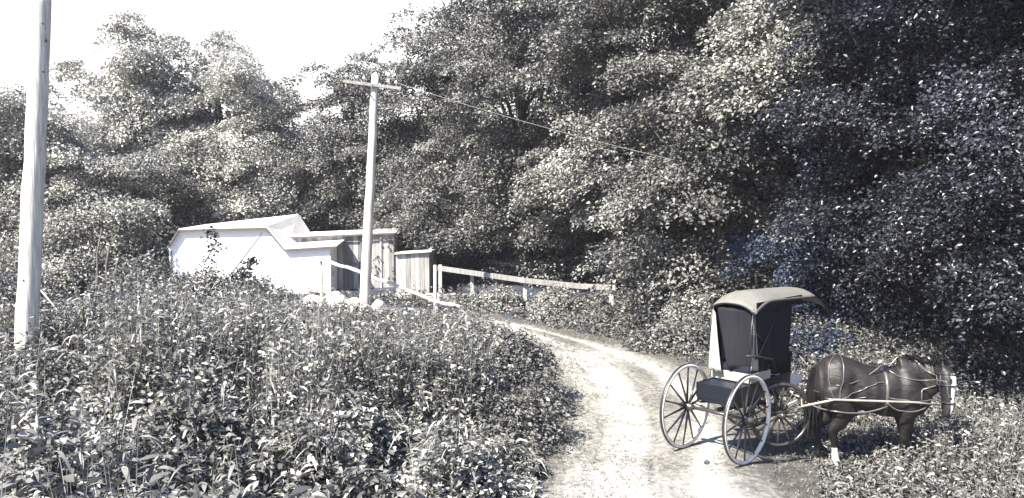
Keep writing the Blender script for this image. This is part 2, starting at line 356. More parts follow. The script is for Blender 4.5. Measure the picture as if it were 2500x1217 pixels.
T('elm_tree', 'elm with the brightest sunlit leaves high at the upper right of the photo', 1990, -120, 330, 18.2, 2.0, nb=170, nl=230, m=M_LEAFP, seed=16, trunk=.25, group=G2, jit=.7)
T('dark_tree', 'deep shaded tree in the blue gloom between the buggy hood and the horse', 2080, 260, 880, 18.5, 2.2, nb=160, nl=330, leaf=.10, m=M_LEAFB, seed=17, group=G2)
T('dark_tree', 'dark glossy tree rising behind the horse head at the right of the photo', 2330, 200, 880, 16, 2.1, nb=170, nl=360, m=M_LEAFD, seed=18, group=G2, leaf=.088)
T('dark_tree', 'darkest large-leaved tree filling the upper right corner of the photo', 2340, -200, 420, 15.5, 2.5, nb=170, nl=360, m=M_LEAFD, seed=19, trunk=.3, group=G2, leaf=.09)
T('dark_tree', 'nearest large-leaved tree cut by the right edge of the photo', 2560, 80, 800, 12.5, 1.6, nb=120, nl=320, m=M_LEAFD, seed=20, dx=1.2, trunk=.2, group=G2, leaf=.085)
# overhanging crown added out of view above the frame to shade the right-hand foliage
tree('shade_tree', 'added unseen tree spreading over the track above the top right of the photo', (11.0, 13.2), (7.4, 13.0, 12.2), (4.6, 4.4, 3.0), 250, 210, .2, M_LEAF, 21, trunk=.4, group=G2, br=(.8, 1.3), front=0., shell=.2)
# second row, dim, behind the first
B = [(80, 250, 700, 37), (250, 260, 700, 40), (470, 330, 700, 44), (640, 420, 700, 47), (800, 330, 700, 43), (960, 190, 700, 40), (1130, 120, 700, 38), (1330, -80, 720, 35), (1520, -180, 720, 31), (1720, -180, 760, 28), (1900, -160, 820, 25), (2120, -160, 860, 22.5), (2380, -160, 860, 20), (2640, -160, 860, 17)]
BL = ['far back-row tree at the left edge behind the pole', 'back-row tree left of the tall oak', 'back-row tree seen through the tall oak', 'farthest tree low in the valley of sky', 'back-row tree left of the maple by the crossarm pole', 'back-row tree between the two maples by the crossarm', 'back-row tree above the grey board shed', 'back-row tree behind the guard rail maples', 'back-row tree behind the pale beech', 'back-row tree above and left of the buggy', 'back-row tree behind the buggy hood', 'back-row tree in the blue gloom above the horse', 'back-row tree behind the horse head', 'back-row tree beyond the right edge']
for i, ((px, a, b, D), lb) in enumerate(zip(B, BL)):
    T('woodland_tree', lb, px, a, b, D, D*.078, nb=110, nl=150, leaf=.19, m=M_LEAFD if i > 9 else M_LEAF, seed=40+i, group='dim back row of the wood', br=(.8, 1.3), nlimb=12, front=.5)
# a far wooded slope closes the gaps low down
rng = np.random.default_rng(99); n = 700
cx = rng.uniform(-42, 34, n); cy = rng.uniform(46, 56, n)
hh = np.interp(cx, [-42, -16, -13, -5, 34], [5.2, 4.3, 4.0, 6.5, 9.0])
C = np.stack([cx, cy, ground(cx, cy)*.4+rng.random(n)*hh], 1); o_ = np.tile([0, -1., 0], (n, 1))+rng.normal(size=(n, 3))*.4; o_[:, 2] = 0
tag(foliage('far_wood', [spray_leaves(rng, C, o_, 90, rng.uniform(1, 1.8, n), .3)], M_LEAF), 'far wooded slope seen dimly between the nearer trunks', 'wood', kind='stuff')

# ---------------------------------------------------------------- thin sapling trunks in the dark hollow on the left
for i, (px, y0, y1, D, r) in enumerate([(234, 790, 560, 19.5, .035), (258, 790, 600, 19.0, .045), (362, 790, 690, 17.0, .055), (272, 780, 640, 20, .03)]):
    a = W(px, y0, D); b = W(px+(8 if i != 2 else 2), y1, D); z0 = gz(a.x, a.y)-.05; mb = MB(); rng = np.random.default_rng(60+i)
    pts = [(0, 0, 0)]+[((b.x-a.x)*t+rng.normal()*.03, rng.normal()*.03, (b.z-z0)*t) for t in (.25, .5, .75, 1)]
    mb.tube(pts, [r, r*.9, r*.8, r*.7, r*.5], 7)
    lb = ['slim bare sapling, left one of the pair in the dark hollow', 'thicker pale sapling of the pair in the dark hollow', 'short broken grey stub standing in the weeds left of the white shed', 'thinnest sapling just right of the pair in the dark hollow'][i]
    o = mb.build('sapling' if i != 2 else 'broken_stub', M_LOG if i == 2 else M_BARK); o.location = (a.x, a.y, z0)
    tag(o, lb, 'sapling' if i != 2 else 'stub', 'bare saplings in the left hollow' if i != 2 else None)

# ---------------------------------------------------------------- weeds
def weeds(name, label, pts, hgt, m, seed, nleaf=12, ll=(.10, .2), ww=(.016, .034), stem=True, kind='blade', parent=None, tonev=.3, up=.55, droop=(.2, .9)):
    """pts Nx2 ground positions, hgt N: leafy stems"""
    rng = np.random.default_rng(seed); n = len(pts); z = ground(pts[:, 0], pts[:, 1]); B_ = np.column_stack([pts, z])
    lean = rng.normal(size=(n, 2))*.16; ch = []
    k = n*nleaf; ci = np.repeat(np.arange(n), nleaf); t = .22+.78*rng.random(k)
    P = B_[ci].copy(); P[:, 2] += t*hgt[ci]; P[:, :2] += lean[ci]*(t*t*hgt[ci])[:, None]
    a = rng.random(k)*2*np.pi; D = np.column_stack([np.cos(a), np.sin(a), up+rng.normal(size=k)*.35])
    N_ = np.tile([0, 0, 1.], (k, 1))+rng.normal(size=(k, 3))*.45
    ln = rng.uniform(*ll, k)*(1.15-.5*t); wd = rng.uniform(*ww, k)
    Tn = np.clip(np.exp(rng.normal(size=k)*tonev*1.5+(rng.normal(size=n)*.3)[ci])*(.55+.6*t), .2, 3)  # tone falls low on the stem: shade painted into the leaves
    if kind == 'blade': ch.append((blade_arrays(P, D, N_, ln, wd, rng.uniform(*droop, k)), Tn, 'blade'))
    else: ch.append((leaf_arrays(P, D, N_, ln, wd), Tn, 'leaf'))
    if stem:
        D2 = np.column_stack([lean*hgt[:, None]*.8, hgt]); q = rng.normal(size=(n, 3)); q[:, 2] = 0
        ch.append((blade_arrays(B_, D2, q, np.linalg.norm(D2, axis=1), np.full(n, .012), np.full(n, 0.)), np.full(n, 1.3), 'blade'))
    return tag(foliage(name, ch, m), label, 'weeds', kind='stuff')
def scatter(rng, n, x0, x1, y0, y1, cond):
    x = rng.uniform(x0, x1, n); y = y0+(y1-y0)*rng.random(n); k = cond(x, y); return np.column_stack([x[k], y[k]])
rng = np.random.default_rng(5)
inview = lambda x, y, m=60: np.abs(x) < y*.66+1.2
bank = lambda x, y: (road_d(x, y) > .12) & is_left(x, y) & inview(x, y)
HOL = [(-1.3, 8.4, .55), (-2.4, 12.6, .7), (-4.6, 11.6, .6), (-.6, 9.6, .4), (-3.2, 9.3, .4), (-5.0, 8.6, .45), (-2.2, 7.0, .4)]
def hollow(x, y):                       # shady hollows where the growth is low
    f = np.ones(np.shape(x))
    for a_, b_, r_ in HOL: f = f*(1-.82*np.exp(-(((x-a_)**2+((y-b_)*.8)**2)/r_**2)**2))
    return f
def bank_h(x, y):                       # height of the growth on the left bank
    r = road_d(x, y); h = .34+1.05*sst(.25, .8, vnoise(x, y, .75))*sst(.1, 1.5, r)+.6*(vnoise(x, y, 1.8)-.45)
    h = h*(.35+.65*sst(.0, 1.3, r)); h = h*hollow(x, y); far = sst(12, 16, y)
    return np.clip(h*(1-.5*far), .12, 1.5)
p = scatter(rng, 8500, -8, 1.3, 4.2, 9.5, bank); k = (vnoise(p[:, 0]+30, p[:, 1], .9)*.6+vnoise(p[:, 0]+3, p[:, 1], 2.6)*.4 > .40); p = p[k]
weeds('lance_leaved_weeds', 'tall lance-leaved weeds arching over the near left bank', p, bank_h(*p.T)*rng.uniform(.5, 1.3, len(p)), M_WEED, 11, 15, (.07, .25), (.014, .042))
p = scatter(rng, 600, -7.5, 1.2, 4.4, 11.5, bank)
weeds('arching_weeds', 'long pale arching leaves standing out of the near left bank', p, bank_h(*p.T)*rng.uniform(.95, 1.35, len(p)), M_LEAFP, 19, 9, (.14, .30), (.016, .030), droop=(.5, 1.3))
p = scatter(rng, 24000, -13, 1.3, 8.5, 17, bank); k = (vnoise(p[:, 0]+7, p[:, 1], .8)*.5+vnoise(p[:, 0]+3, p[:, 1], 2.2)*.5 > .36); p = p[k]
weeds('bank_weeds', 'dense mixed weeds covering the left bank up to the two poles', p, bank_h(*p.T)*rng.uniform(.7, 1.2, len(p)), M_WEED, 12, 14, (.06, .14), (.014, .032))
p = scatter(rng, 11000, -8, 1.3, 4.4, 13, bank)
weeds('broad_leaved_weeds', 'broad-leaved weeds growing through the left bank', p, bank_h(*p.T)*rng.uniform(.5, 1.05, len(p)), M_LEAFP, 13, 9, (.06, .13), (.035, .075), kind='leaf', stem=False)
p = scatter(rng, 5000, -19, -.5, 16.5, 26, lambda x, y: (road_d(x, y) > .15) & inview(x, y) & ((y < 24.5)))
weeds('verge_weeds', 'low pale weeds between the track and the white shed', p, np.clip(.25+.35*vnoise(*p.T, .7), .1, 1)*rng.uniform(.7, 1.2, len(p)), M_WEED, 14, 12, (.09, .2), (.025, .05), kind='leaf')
right = lambda x, y: (road_d(x, y) > .1) & ~is_left(x, y) & inview(x, y)
def right_h(x, y):
    r = road_d(x, y); return (.10+.50*sst(.2, 2.2, r)*(.5+vnoise(x, y, .7)))*(1-.6*sst(15, 18, y)*sst(5.5, 3.5, x))
p = scatter(rng, 15000, 3, 13, 5.5, 16, right)
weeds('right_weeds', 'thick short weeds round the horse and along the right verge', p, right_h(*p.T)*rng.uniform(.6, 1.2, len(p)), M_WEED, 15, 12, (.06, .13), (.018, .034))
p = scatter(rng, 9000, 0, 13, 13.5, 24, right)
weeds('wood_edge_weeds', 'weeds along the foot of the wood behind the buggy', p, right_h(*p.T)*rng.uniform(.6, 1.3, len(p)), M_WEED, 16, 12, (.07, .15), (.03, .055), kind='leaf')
# fine grass fringing the track and between the ruts
p = scatter(rng, 30000, -2, 6.5, 5.5, 21, lambda x, y: (road_d(x, y) > -.45-.5*(vnoise(x, y, 2)-.3)) & (road_d(x, y) < .9) & (rng.random(len(x)) < .8))
weeds('grass_fringe', 'fine dry grass fringing both edges of the track', p, rng.uniform(.03, .15, len(p)), M_GRASS, 17, 4, (.05, .11), (.004, .009), stem=False, up=1.3)
p = scatter(rng, 26000, 1, 4.2, 5.5, 18, lambda x, y: (road_d(x, y) < -.1) & (vnoise(x, y, 2.2)*.6+vnoise(x+5, y, 6)*.4 > .56))
weeds('track_grass', 'thin tufts of trodden grass on the crown of the track', p, rng.uniform(.01, .04, len(p)), M_GRASS, 18, 3, (.02, .05), (.004, .008), stem=False, up=1.0)

# ---------------------------------------------------------------- bushes
def bush(label, c, rad, nb, nl, leaf, m, seed, br=(.16, .3), flat=.5, name='bush', group='bushes'):
    rng = np.random.default_rng(seed); x, y = c; z0 = gz(x, y); root = empty(name, (x, y, z0), 0, label, 'bush', group)
    V = rng.normal(size=(nb, 3)); V /= np.linalg.norm(V, axis=1, keepdims=True); V[:, 2] = np.abs(V[:, 2])
    lf = rng.normal(size=(8, 3)); lf /= np.linalg.norm(lf, axis=1, keepdims=True)
    bump = sum(np.exp((V@l-1)*9)*a for l, a in zip(lf, rng.uniform(-.25, .35, 8)))
    C = V*np.array(rad)*(.45+.55*rng.random(nb)**.5)[:, None]*(1+bump)[:, None]; C[:, 2] = np.maximum(C[:, 2], .08)
    out = V+rng.normal(size=V.shape)*.3; out[:, 2] *= .2
    foliage('foliage', [spray_leaves(rng, C, out, nl, rng.uniform(br[0], br[1], nb), leaf, flat=flat, jit=.8)], m, root)
    mb = MB()
    for q in C[rng.choice(nb, min(nb, 16), replace=False)]:
        mb.tube([(q[0]*.1, q[1]*.1, -.05), (q[0]*.5, q[1]*.5, q[2]*.6), q], [.014, .009, .004], 5)
    mb.build('stems', M_BARK, root); return root
GB = 'leafy bushes on the left bank'
bush('big rounded bush at the bend, bulging over the left edge of the track', (-.1, 12.6), (.85, 1.2, 1.05), 230, 46, .062, M_LEAF, 70, group=GB)
bush('upper bush at the tip of the bank where the track disappears', (-.75, 14.9), (1.1, 1.0, .98), 190, 44, .066, M_LEAFP, 71, group=GB)
bush('low bush nearest the camera on the edge of the track', (-.05, 10.6), (.7, .9, .62), 130, 44, .055, M_LEAF, 72, group=GB)
bush('leafy bush in the middle of the left bank', (-1.7, 11.6), (1.3, 1.1, .8), 190, 44, .07, M_LEAF, 73, group=GB)
bush('bush below the foot of the crossarm pole', (-3.0, 14.2), (1.2, 1.0, .5), 160, 40, .075, M_LEAFP, 74, group=GB)
bush('dark bush hiding the foot of the white shed', (-7.2, 19.6), (2.2, 1.0, 1.15), 260, 46, .085, M_LEAF, 75, group=GB, br=(.2, .38))
bush('tall straggly bush climbing the left corner of the white shed', (-9.3, 20.5), (1.3, .9, 1.75), 210, 46, .085, M_LEAF, 76, group=GB, br=(.2, .35))
bush('bush on the bank between the near pole and the shed', (-7.2, 14.5), (1.8, 1.2, .6), 200, 44, .075, M_LEAF, 77, group=GB, br=(.2, .35))
bush('bush behind the foot of the near pole', (-9.6, 15.5), (1.6, 1.2, .9), 200, 44, .08, M_LEAF, 78, group=GB, br=(.2, .35))
bush('low leafy bush hiding the foot of the near pole', (-5.8, 9.5), (.9, .6, .8), 150, 44, .06, M_LEAF, 79, group=GB)
bush('tall bush cut by the left edge of the photo behind the near pole', (-10.7, 17.3), (1.5, 1.1, 1.5), 200, 44, .08, M_LEAF, 69, group=GB, br=(.2, .35))
rng = np.random.default_rng(404)
for i, (x, y, r, h, m, lf, lb) in enumerate([
    (-4.0, 6.4, .55, .75, M_WEED, .10, 'broad-leaved bush nearest the bottom left corner'), (-2.5, 6.0, .5, .7, M_LEAF, .085, 'dark broad-leaved bush at the bottom edge below the middle of the bank'),
    (-1.2, 6.6, .5, .72, M_WEED, .09, 'bush at the bottom edge just left of the low roadside bush'), (-3.2, 7.9, .6, .95, M_LEAF, .09, 'tall round bush in the near middle of the bank'),
    (-4.9, 8.0, .5, .8, M_LEAFP, .08, 'pale bush to the right of the foot of the near pole'), (-1.9, 8.9, .5, .85, M_LEAFP, .08, 'pale rounded bush beside the deep hollow in the bank'),
    (-3.9, 9.9, .7, 1.0, M_LEAF, .08, 'wide lumpy bush halfway up the bank'), (-1.0, 10.6, .6, .9, M_LEAF, .07, 'dense bush inland of the low roadside bush'),
    (-5.4, 11.6, .7, .85, M_LEAFP, .08, 'pale bush behind and right of the near pole'), (-2.9, 11.2, .55, .9, M_LEAF, .075, 'dark bush on the bank straight below the crossarm pole'),
    (-6.9, 8.8, .6, .8, M_LEAF, .08, 'dark bush at the left edge before the near pole')]):
    bush(lb, (x, y), (r, r*.9, h), 110, 44, lf, m, 410+i, group=GB, br=(.14, .26), flat=.6)
GC = 'bushes under the wood edge'
for i, (px, py, D, rx, rz, m, lb) in enumerate([
    (1355, 705, 21.3, .6, .9, M_LEAFP, 'sunlit bush with pale sprays growing over the middle of the guard rail'),
    (1215, 740, 23, .7, .6, M_LEAFP, 'small bush between the board shed and the first guard rail posts'),
    (1400, 790, 20.4, .8, .22, M_LEAF, 'low bush under the guard rail left of its end post'),
    (1610, 760, 19.5, .9, 1.0, M_LEAF, 'bush just right of the end post of the guard rail'),
    (1700, 740, 18.5, .8, 1.15, M_LEAFP, 'sunlit bush immediately left of the buggy hood'),
    (1640, 830, 17.2, .9, .55, M_LEAF, 'low bush at the edge of the track behind the left wheel'),
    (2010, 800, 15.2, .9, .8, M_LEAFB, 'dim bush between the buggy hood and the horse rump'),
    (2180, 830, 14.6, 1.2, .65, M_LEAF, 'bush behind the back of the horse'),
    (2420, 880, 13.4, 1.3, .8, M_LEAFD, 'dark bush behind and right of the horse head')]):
    q = W(px, py, D); bush(lb, (q.x, q.y), (rx, .8, rz), 170, 46, .075, m, 80+i, group=GC, br=(.2, .34))
# loose spray of leaves standing up in front of the white shed
for i, (pts, lb) in enumerate([([(470, 720), (500, 640), (530, 590), (508, 560)], 'thin leafy shoot standing up against the left of the white wall'),
                               ([(530, 720), (575, 680), (610, 650), (600, 640)], 'leaning vine shoot with a few dark leaves against the middle of the white wall')]):
    rng = np.random.default_rng(90+i); mb = MB(); P = [W(x, y, 19.2) for x, y in pts]; P[0].z = gz(P[0].x, P[0].y)
    root = empty('vine_shoot', P[0], 0, lb, 'vine', 'shoots before the white shed'); P = [q-P[0] for q in P]; mb.tube(P, [.018, .012, .008, .004], 5); mb.build('stem', M_BARK, root)
    C = []
    for a, b in zip(P[1:-1], P[2:]):
        for t in np.linspace(0, 1, 7): C.append(np.array(a.lerp(b, t))+rng.normal(size=3)*.10)
    C.append(P[-1]); C = np.array(C)
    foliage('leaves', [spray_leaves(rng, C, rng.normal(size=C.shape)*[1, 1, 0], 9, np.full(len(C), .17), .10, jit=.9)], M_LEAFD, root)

# ---------------------------------------------------------------- poles
def pole(px0, py0, px1, py1, D, r0, r1, label, seed):
    random.seed(seed); a, b = W(px0, py0, D), W(px1, py1, D); d = (b-a)/(b.z-a.z); z0 = gz(a.x, a.y)-.3; a = a+d*(z0-a.z)
    root = empty('utility_pole', a, 0, label, 'pole', 'peeled telephone poles'); mb = MB(); H = b-a; n = 14
    mb.tube([H*(i/n)+Vector((random.gauss(0, .006), random.gauss(0, .006), 0)) for i in range(n+1)], [r0+(r1-r0)*i/n for i in range(n+1)], 20, wob=.02)
    mb.tube([H, H+Vector((0, 0, .06))], [r1, r1*.25], 20)
    for i in range(9):
        t = random.uniform(.08, .98); an = random.uniform(-3.0, -.1); r = r0+(r1-r0)*t-.002; c = H*t+Vector((math.cos(an)*r, math.sin(an)*r, 0))
        q_ = random.uniform(.006, .022); mb.tube([c-Vector((0, 0, q_*1.4)), c, c+Vector((0, 0, q_*1.4))], [.002, q_, .002], 7, tone=.15)
    mb.build('shaft', M_POLE, root)
    return root, a, H
root, a, H = pole(67, 800, 103, -60, 10.4, .142, .112, 'thick pale near pole at the left, its top out of the photo', 1)
PD = 21.0
root, a, H = pole(888, 800, 917, 183, PD, .15, .095, 'farther pale pole with a crossarm near its top, by the white shed', 2)
L0, L1 = W(838, 199, PD-.15)-a, W(980, 217, PD-.15)-a
MB().beam(L0, L1, .07, .08).build('crossarm', M_BOARD, root, bevel=.006)
bolt = MB(); c_ = L0.lerp(L1, .5)+Vector((0, -.07, 0)); bolt.tube([c_, c_+Vector((0, .4, 0))], .012, 6); bolt.build('bolt', M_IRON, root)
for (p0, p1) in (((886, 208), (908, 238)),):
    MB().beam(W(*p0, PD-.2)-a, W(*p1, PD-.14)-a, .012, .03).build('brace', M_IRON, root)
for px in (846, 872, 889, 948, 967):
    t = (px-838)/142; p_ = L0.lerp(L1, t); mb = MB()
    mb.tube([p_+Vector((0, 0, .05)), p_+Vector((0, 0, .11)), p_+Vector((0, 0, .115)), p_+Vector((0, 0, .15)), p_+Vector((0, 0, .16)), p_+Vector((0, 0, .19))], [.015, .015, .035, .038, .028, .012], 10)
    mb.build('insulator', M_GLASS, root)
def wire(p, q, sag, label, r=.0035):
    mb = MB(); n = 30; p, q = Vector(p), Vector(q)
    mb.tube([(q-p)*(i/n)-Vector((0, 0, sag*4*(i/n)*(1-i/n))) for i in range(n+1)], r, 5)
    o = mb.build('telephone_wire', M_WIRE); o.location = p; tag(o, label, 'wire', 'telephone wires')
w0 = a+L0.lerp(L1, .93)+Vector((0, 0, .13)); wire(w0, W(1800, 425, 19.0), .12, 'thin pale wire running from the crossarm right across the wood')

# ---------------------------------------------------------------- white shed
random.seed(3); D0 = 26.0
org = W(560, 725, D0); org.z = gz(org.x, org.y)-.3
shed = empty('white_shed', org, 0, 'whitewashed shed with a stepped roof line and blank sunlit wall', 'shed')
def q(px, py, D=D0): return W(px, py, D)-org
prof = [(412, 606), (440, 563), (652, 558), (696, 611), (806, 604)]
poly = [q(*p) for p in prof]; bot = [Vector((poly[-1].x, poly[-1].y, 0)), Vector((poly[0].x, poly[0].y, 0))]
mb = MB(); mb.prism(poly+bot, (0, .10, 0)); mb.build('front_wall', M_WHITE, shed)
DEP = 2.2; mb = MB(); pr = [v+Vector((-.02, .1, -.0)) for v in (poly[-1],)]
mb.box((poly[-1].x-.10, poly[-1].y+.102, 0), (poly[-1].x-.0, poly[-1].y+DEP, poly[-1].z-.02)); mb.build('side_wall', M_WHITE, shed)
MB().box((poly[0].x, poly[0].y+.102, 0), (poly[0].x+.1, poly[0].y+DEP, poly[0].z-.02)).build('side_wall', M_WHITE, shed)
MB().box((poly[0].x+.1, poly[0].y+DEP-.1, 0), (poly[-1].x-.1, poly[0].y+DEP, poly[0].z-.02)).build('rear_wall', M_WHITE, shed)
for i, (a_, b_) in enumerate(zip(poly[:-1], poly[1:])):       # roof boards run back and a little up from the eave
    rise = (.03, .30, .0, .02)[i]; dx = (.0, .42, .35, .05)[i] if i != 0 else .0
    dx0 = (.0, .0, .42, .35)[i]; dx1 = (.0, .42, .35, .05)[i]; r0 = (.0, .05, .34, .26)[i]; r1 = (.05, .34, .26, .26)[i]
    ov = Vector((0, -.12, .012)); t = Vector((0, 0, .05)); d = (b_-a_).normalized(); e0 = a_+ov; e1 = b_+ov+d*(.25 if i == 3 else 0)
    f0 = a_+Vector((dx0, DEP+.1, r0)); f1 = b_+Vector((dx1, DEP+.1, r1))+d*(.25 if i == 3 else 0)
    mb = MB(); mb.add([e0, e1, f1, f0, e0+t, e1+t, f1+t, f0+t], [(0,1,2,3)[::-1],(4,5,6,7),(0,1,5,4),(1,2,6,5),(2,3,7,6),(3,0,4,7)]); rf = mb.build('roof', M_ROOFL, shed)
    mb = MB(); mb.beam(e0+Vector((0, -.015, -.006)), e1+Vector((0, -.015, -.006)), .026, .05); mb.build('eave_board', M_EDGE, rf)
for (x0, y0, x1, y1) in ((640, 567, 540, 700), (535, 572, 500, 640)):
    MB().beam(q(x0, y0, D0-.012), q(x1, y1, D0-.012), .018, .016).build('seam_batten', mat('seam', (.42, .41, .38)), shed)
MB().beam(q(418, 612, D0-.02), q(418, 720, D0-.02), .03, .05, up=(0, 1, 0)).build('corner_board', M_BOARD, shed)

# ---------------------------------------------------------------- grey board shed
org = W(850, 715, 27); org.z = gz(org.x, org.y)-.3
bs = empty('board_shed', org, 0, 'weathered grey vertical-board shed with a lower lean-to at its right end', 'shed')
def boards(p0, p1, top0, top1, zb, D, w=.17, side=False):
    """vertical boards from p0 to p1 (plan points), each its own plank in one wall mesh"""
    mb = MB(); p0, p1 = Vector(p0), Vector(p1); L = (p1-p0).length; d = (p1-p0)/L; nrm = Vector((d.y, -d.x)); n = max(2, int(L/w))
    for i in range(n):
        a_, b_ = i/n, (i+1)/n-.05/n; z = top0+(top1-top0)*(a_+b_)/2
        off = random.uniform(0, .012); q0 = p0+d*L*a_+nrm*off; q1 = p0+d*L*b_+nrm*off; e = -nrm*.025
        tn = random.choice((.65, .85, 1., 1.15, 1.35, 1.6)) if not side else random.uniform(.8, 1.3)
        vs = [(q0.x, q0.y, zb), (q1.x, q1.y, zb), (q1.x+e.x, q1.y+e.y, zb), (q0.x+e.x, q0.y+e.y, zb)]
        vs += [(x, y, z) for x, y, _ in vs]
        mb.add(vs, [(0,3,2,1),(4,5,6,7),(0,1,5,4),(1,2,6,5),(2,3,7,6),(3,0,4,7)], tn)
    return mb
xa, xb = W(700, 600, 27).x-org.x, W(962, 600, 27).x-org.x; za, zb_ = W(700, 580, 27).z-org.z, W(962, 568, 27).z-org.z
boards((xa, 0), (xb, 0), za, zb_, .1, 27).build('board_wall', M_BOARD, bs)
boards((xb+.003, .02), (xb+.003, 2.6), zb_, zb_-.05, .1, 27, side=True).build('side_wall', M_BOARD, bs)
boards((xa, 2.6), (xb, 2.6), za, zb_, .1, 27).build('back_wall', M_BOARD, bs)
mb = MB(); rf = [(xa-.1, -.14, za+.01), (xb+.1, -.14, zb_+.01), (xb+.1, 2.8, zb_-.02), (xa-.1, 2.8, za-.02)]; mb.add(rf+[(x, y, z+.045) for x, y, z in rf], [(0,1,2,3)[::-1],(4,5,6,7),(0,1,5,4),(1,2,6,5),(2,3,7,6),(3,0,4,7)], 1.3)
mb.build('roof', M_ROOFL, bs)
MB().beam((xa-.1, -.16, za-.025), (xb+.1, -.16, zb_-.025), .03, .05).build('eave_board', M_EDGE, bs)
# door frame lines on the wall
for px in (880, 928): xx = W(px, 600, 27).x-org.x; MB().box((xx, -.045, .2), (xx+.05, -.016, zb_-.1), 1.5 if px == 928 else .5).build('door_post', M_BOARD, bs)
yc = -1.6; Dl = 27+yc
xc, xd = W(968, 640, Dl).x-org.x, W(1048, 640, Dl).x-org.x; zc, zd = W(968, 622, Dl).z-org.z, W(1048, 616, Dl).z-org.z
boards((xc, yc), (xd, yc), zc, zd, .05, Dl, .14).build('lean_to_wall', M_BOARD, bs)
boards((xd+.003, yc+.02), (xd+.003, 1.0), zd, zd-.15, .05, Dl, .14, True).build('lean_to_wall', M_BOARD, bs)
boards((xc, yc+.02), (xc, -.02), zc, zc, .05, Dl, .14, True).build('lean_to_wall', M_BOARD, bs)
mb = MB(); rf = [(xc-.05, yc-.1, zc+.01), (xd+.08, yc-.1, zd+.01), (xd+.08, 1.1, zd-.12), (xc-.05, 1.1, zc-.12)]; mb.add(rf+[(x, y, z+.05) for x, y, z in rf], [(0,1,2,3)[::-1],(4,5,6,7),(0,1,5,4),(1,2,6,5),(2,3,7,6),(3,0,4,7)], .8)
mb.build('lean_to_roof', M_ROOFL, bs)

# stones and the low wall at the foot of the board shed
def boulder(c, r, label, seed):
    rng = np.random.default_rng(seed); bm = bmesh.new(); bmesh.ops.create_icosphere(bm, subdivisions=4, radius=1)
    ax_ = rng.normal(size=(9, 3)); ax_ /= np.linalg.norm(ax_, axis=1, keepdims=True); h_ = rng.uniform(.72, 1, 9)
    for v in bm.verts:
        p_ = np.array(v.co); s = 1.
        for a_, h in zip(ax_, h_): s = min(s, h/max(1e-3, p_@a_)) if p_@a_ > 0 else s
        s *= 1+.04*math.sin(p_[0]*9+seed)*math.cos(p_[2]*8); v.co = Vector(p_*s*np.array(r))
    me = bpy.data.meshes.new('boulder'); bm.to_mesh(me); bm.free(); me.materials.append(M_STONE)
    for f in me.polygons: f.use_smooth = True
    o = link(bpy.data.objects.new('boulder', me)); o.location = c; return tag(o, label, 'boulder', 'pale boulders beside the crossarm pole')
for i, (px, py, D, r, lb) in enumerate([
    (822, 742, 22.6, (.36, .3, .36), 'tall pointed pale boulder left of the crossarm pole'), (868, 752, 22.2, (.30, .3, .30), 'pale boulder touching the left side of the crossarm pole'),
    (762, 750, 23.4, (.42, .35, .36), 'broad pale boulder below the right end of the white shed'), (722, 762, 23.0, (.3, .3, .24), 'low pale boulder leftmost of the row by the shed'),
    (928, 760, 22.4, (.26, .3, .34), 'upright pale boulder just right of the crossarm pole'), (992, 778, 22.3, (.5, .35, .30), 'wide white flat-topped boulder under the log rail'),
    (792, 786, 21.6, (.4, .3, .22), 'half-buried boulder in the weeds before the others')]):
    v = W(px, py, D); boulder(v, r, lb, 120+i)
mb = MB(); x0, x1 = W(925, 720, 24.4), W(1135, 735, 24.4)
random.seed(9); zt = x0.z; xx = x0.x
while xx < x1.x:
    w = random.uniform(.4, .8); z_ = -.1
    while z_ < zt-.05:
        h = random.uniform(.16, .28); mb.box((xx, 24.4+random.uniform(-.03, .03), z_), (xx+w-.02, 24.8, min(z_+h-.015, zt)), 1, j=.012); z_ += h
    xx += w
o = mb.build('stone_wall', M_STONE, bevel=.0); tag(o, 'low pale stone retaining wall below the board shed', 'wall')

# ---------------------------------------------------------------- fences
def rail_fence(name, label, pts, posts, r, cat='fence', square=False):
    rt = W(*posts[0]); rt.z = gz(rt.x, rt.y); root = empty(name, rt, 0, label, cat); random.seed(len(pts)+3)
    P = [W(*p) for p in pts]
    if square:
        for a_, b_ in zip(P[:-1], P[1:]): MB().beam(a_-rt, b_-rt, .09, r*1.7, random.uniform(.7, 1.0)).build('rail', M_BOARD, root, bevel=.006)
    else:
        for k in range(0, len(P)-1, 2):
            seg = P[k:k+3]; full = []
            for a_, b_ in zip(seg[:-1], seg[1:]):
                for t in (0, .34, .67): full.append(a_.lerp(b_, t)-rt+Vector((0, 0, random.uniform(-.03, .03))))
            full.append(seg[-1]-rt); MB().tube(full, [r*random.uniform(.85, 1.15) for _ in full], 9, wob=.08).build('rail', M_LOG, root)
    for px, py, D in posts:
        a_ = W(px, py, D); zg = gz(a_.x, a_.y)-.15; g = Vector((a_.x, a_.y, zg))
        if square: MB().beam(g-rt+Vector((0, .10, 0)), a_-rt+Vector((0, .10, .03)), .11, .11, 1.4, up=(0, 1, 0)).build('post', M_BOARD, root, bevel=.006)
        else: MB().tube([g-rt, g.lerp(a_, .5)-rt+Vector((random.uniform(-.04, .04), 0, 0)), a_-rt+Vector((0, 0, .08))], [r*1.05, r, r*.9], 9, wob=.08).build('post', M_LOG, root)
rail_fence('log_fence', 'crooked peeled-log rail running down from the white shed past the pole', [(775, 632, 22.6), (830, 648, 22.2), (885, 668, 21.8), (945, 688, 21.6), (990, 708, 21.5), (1060, 736, 21.2), (1132, 752, 21.0)], [(783, 640, 22.7), (1062, 655, 21.6), (1068, 738, 21.3)], .048)
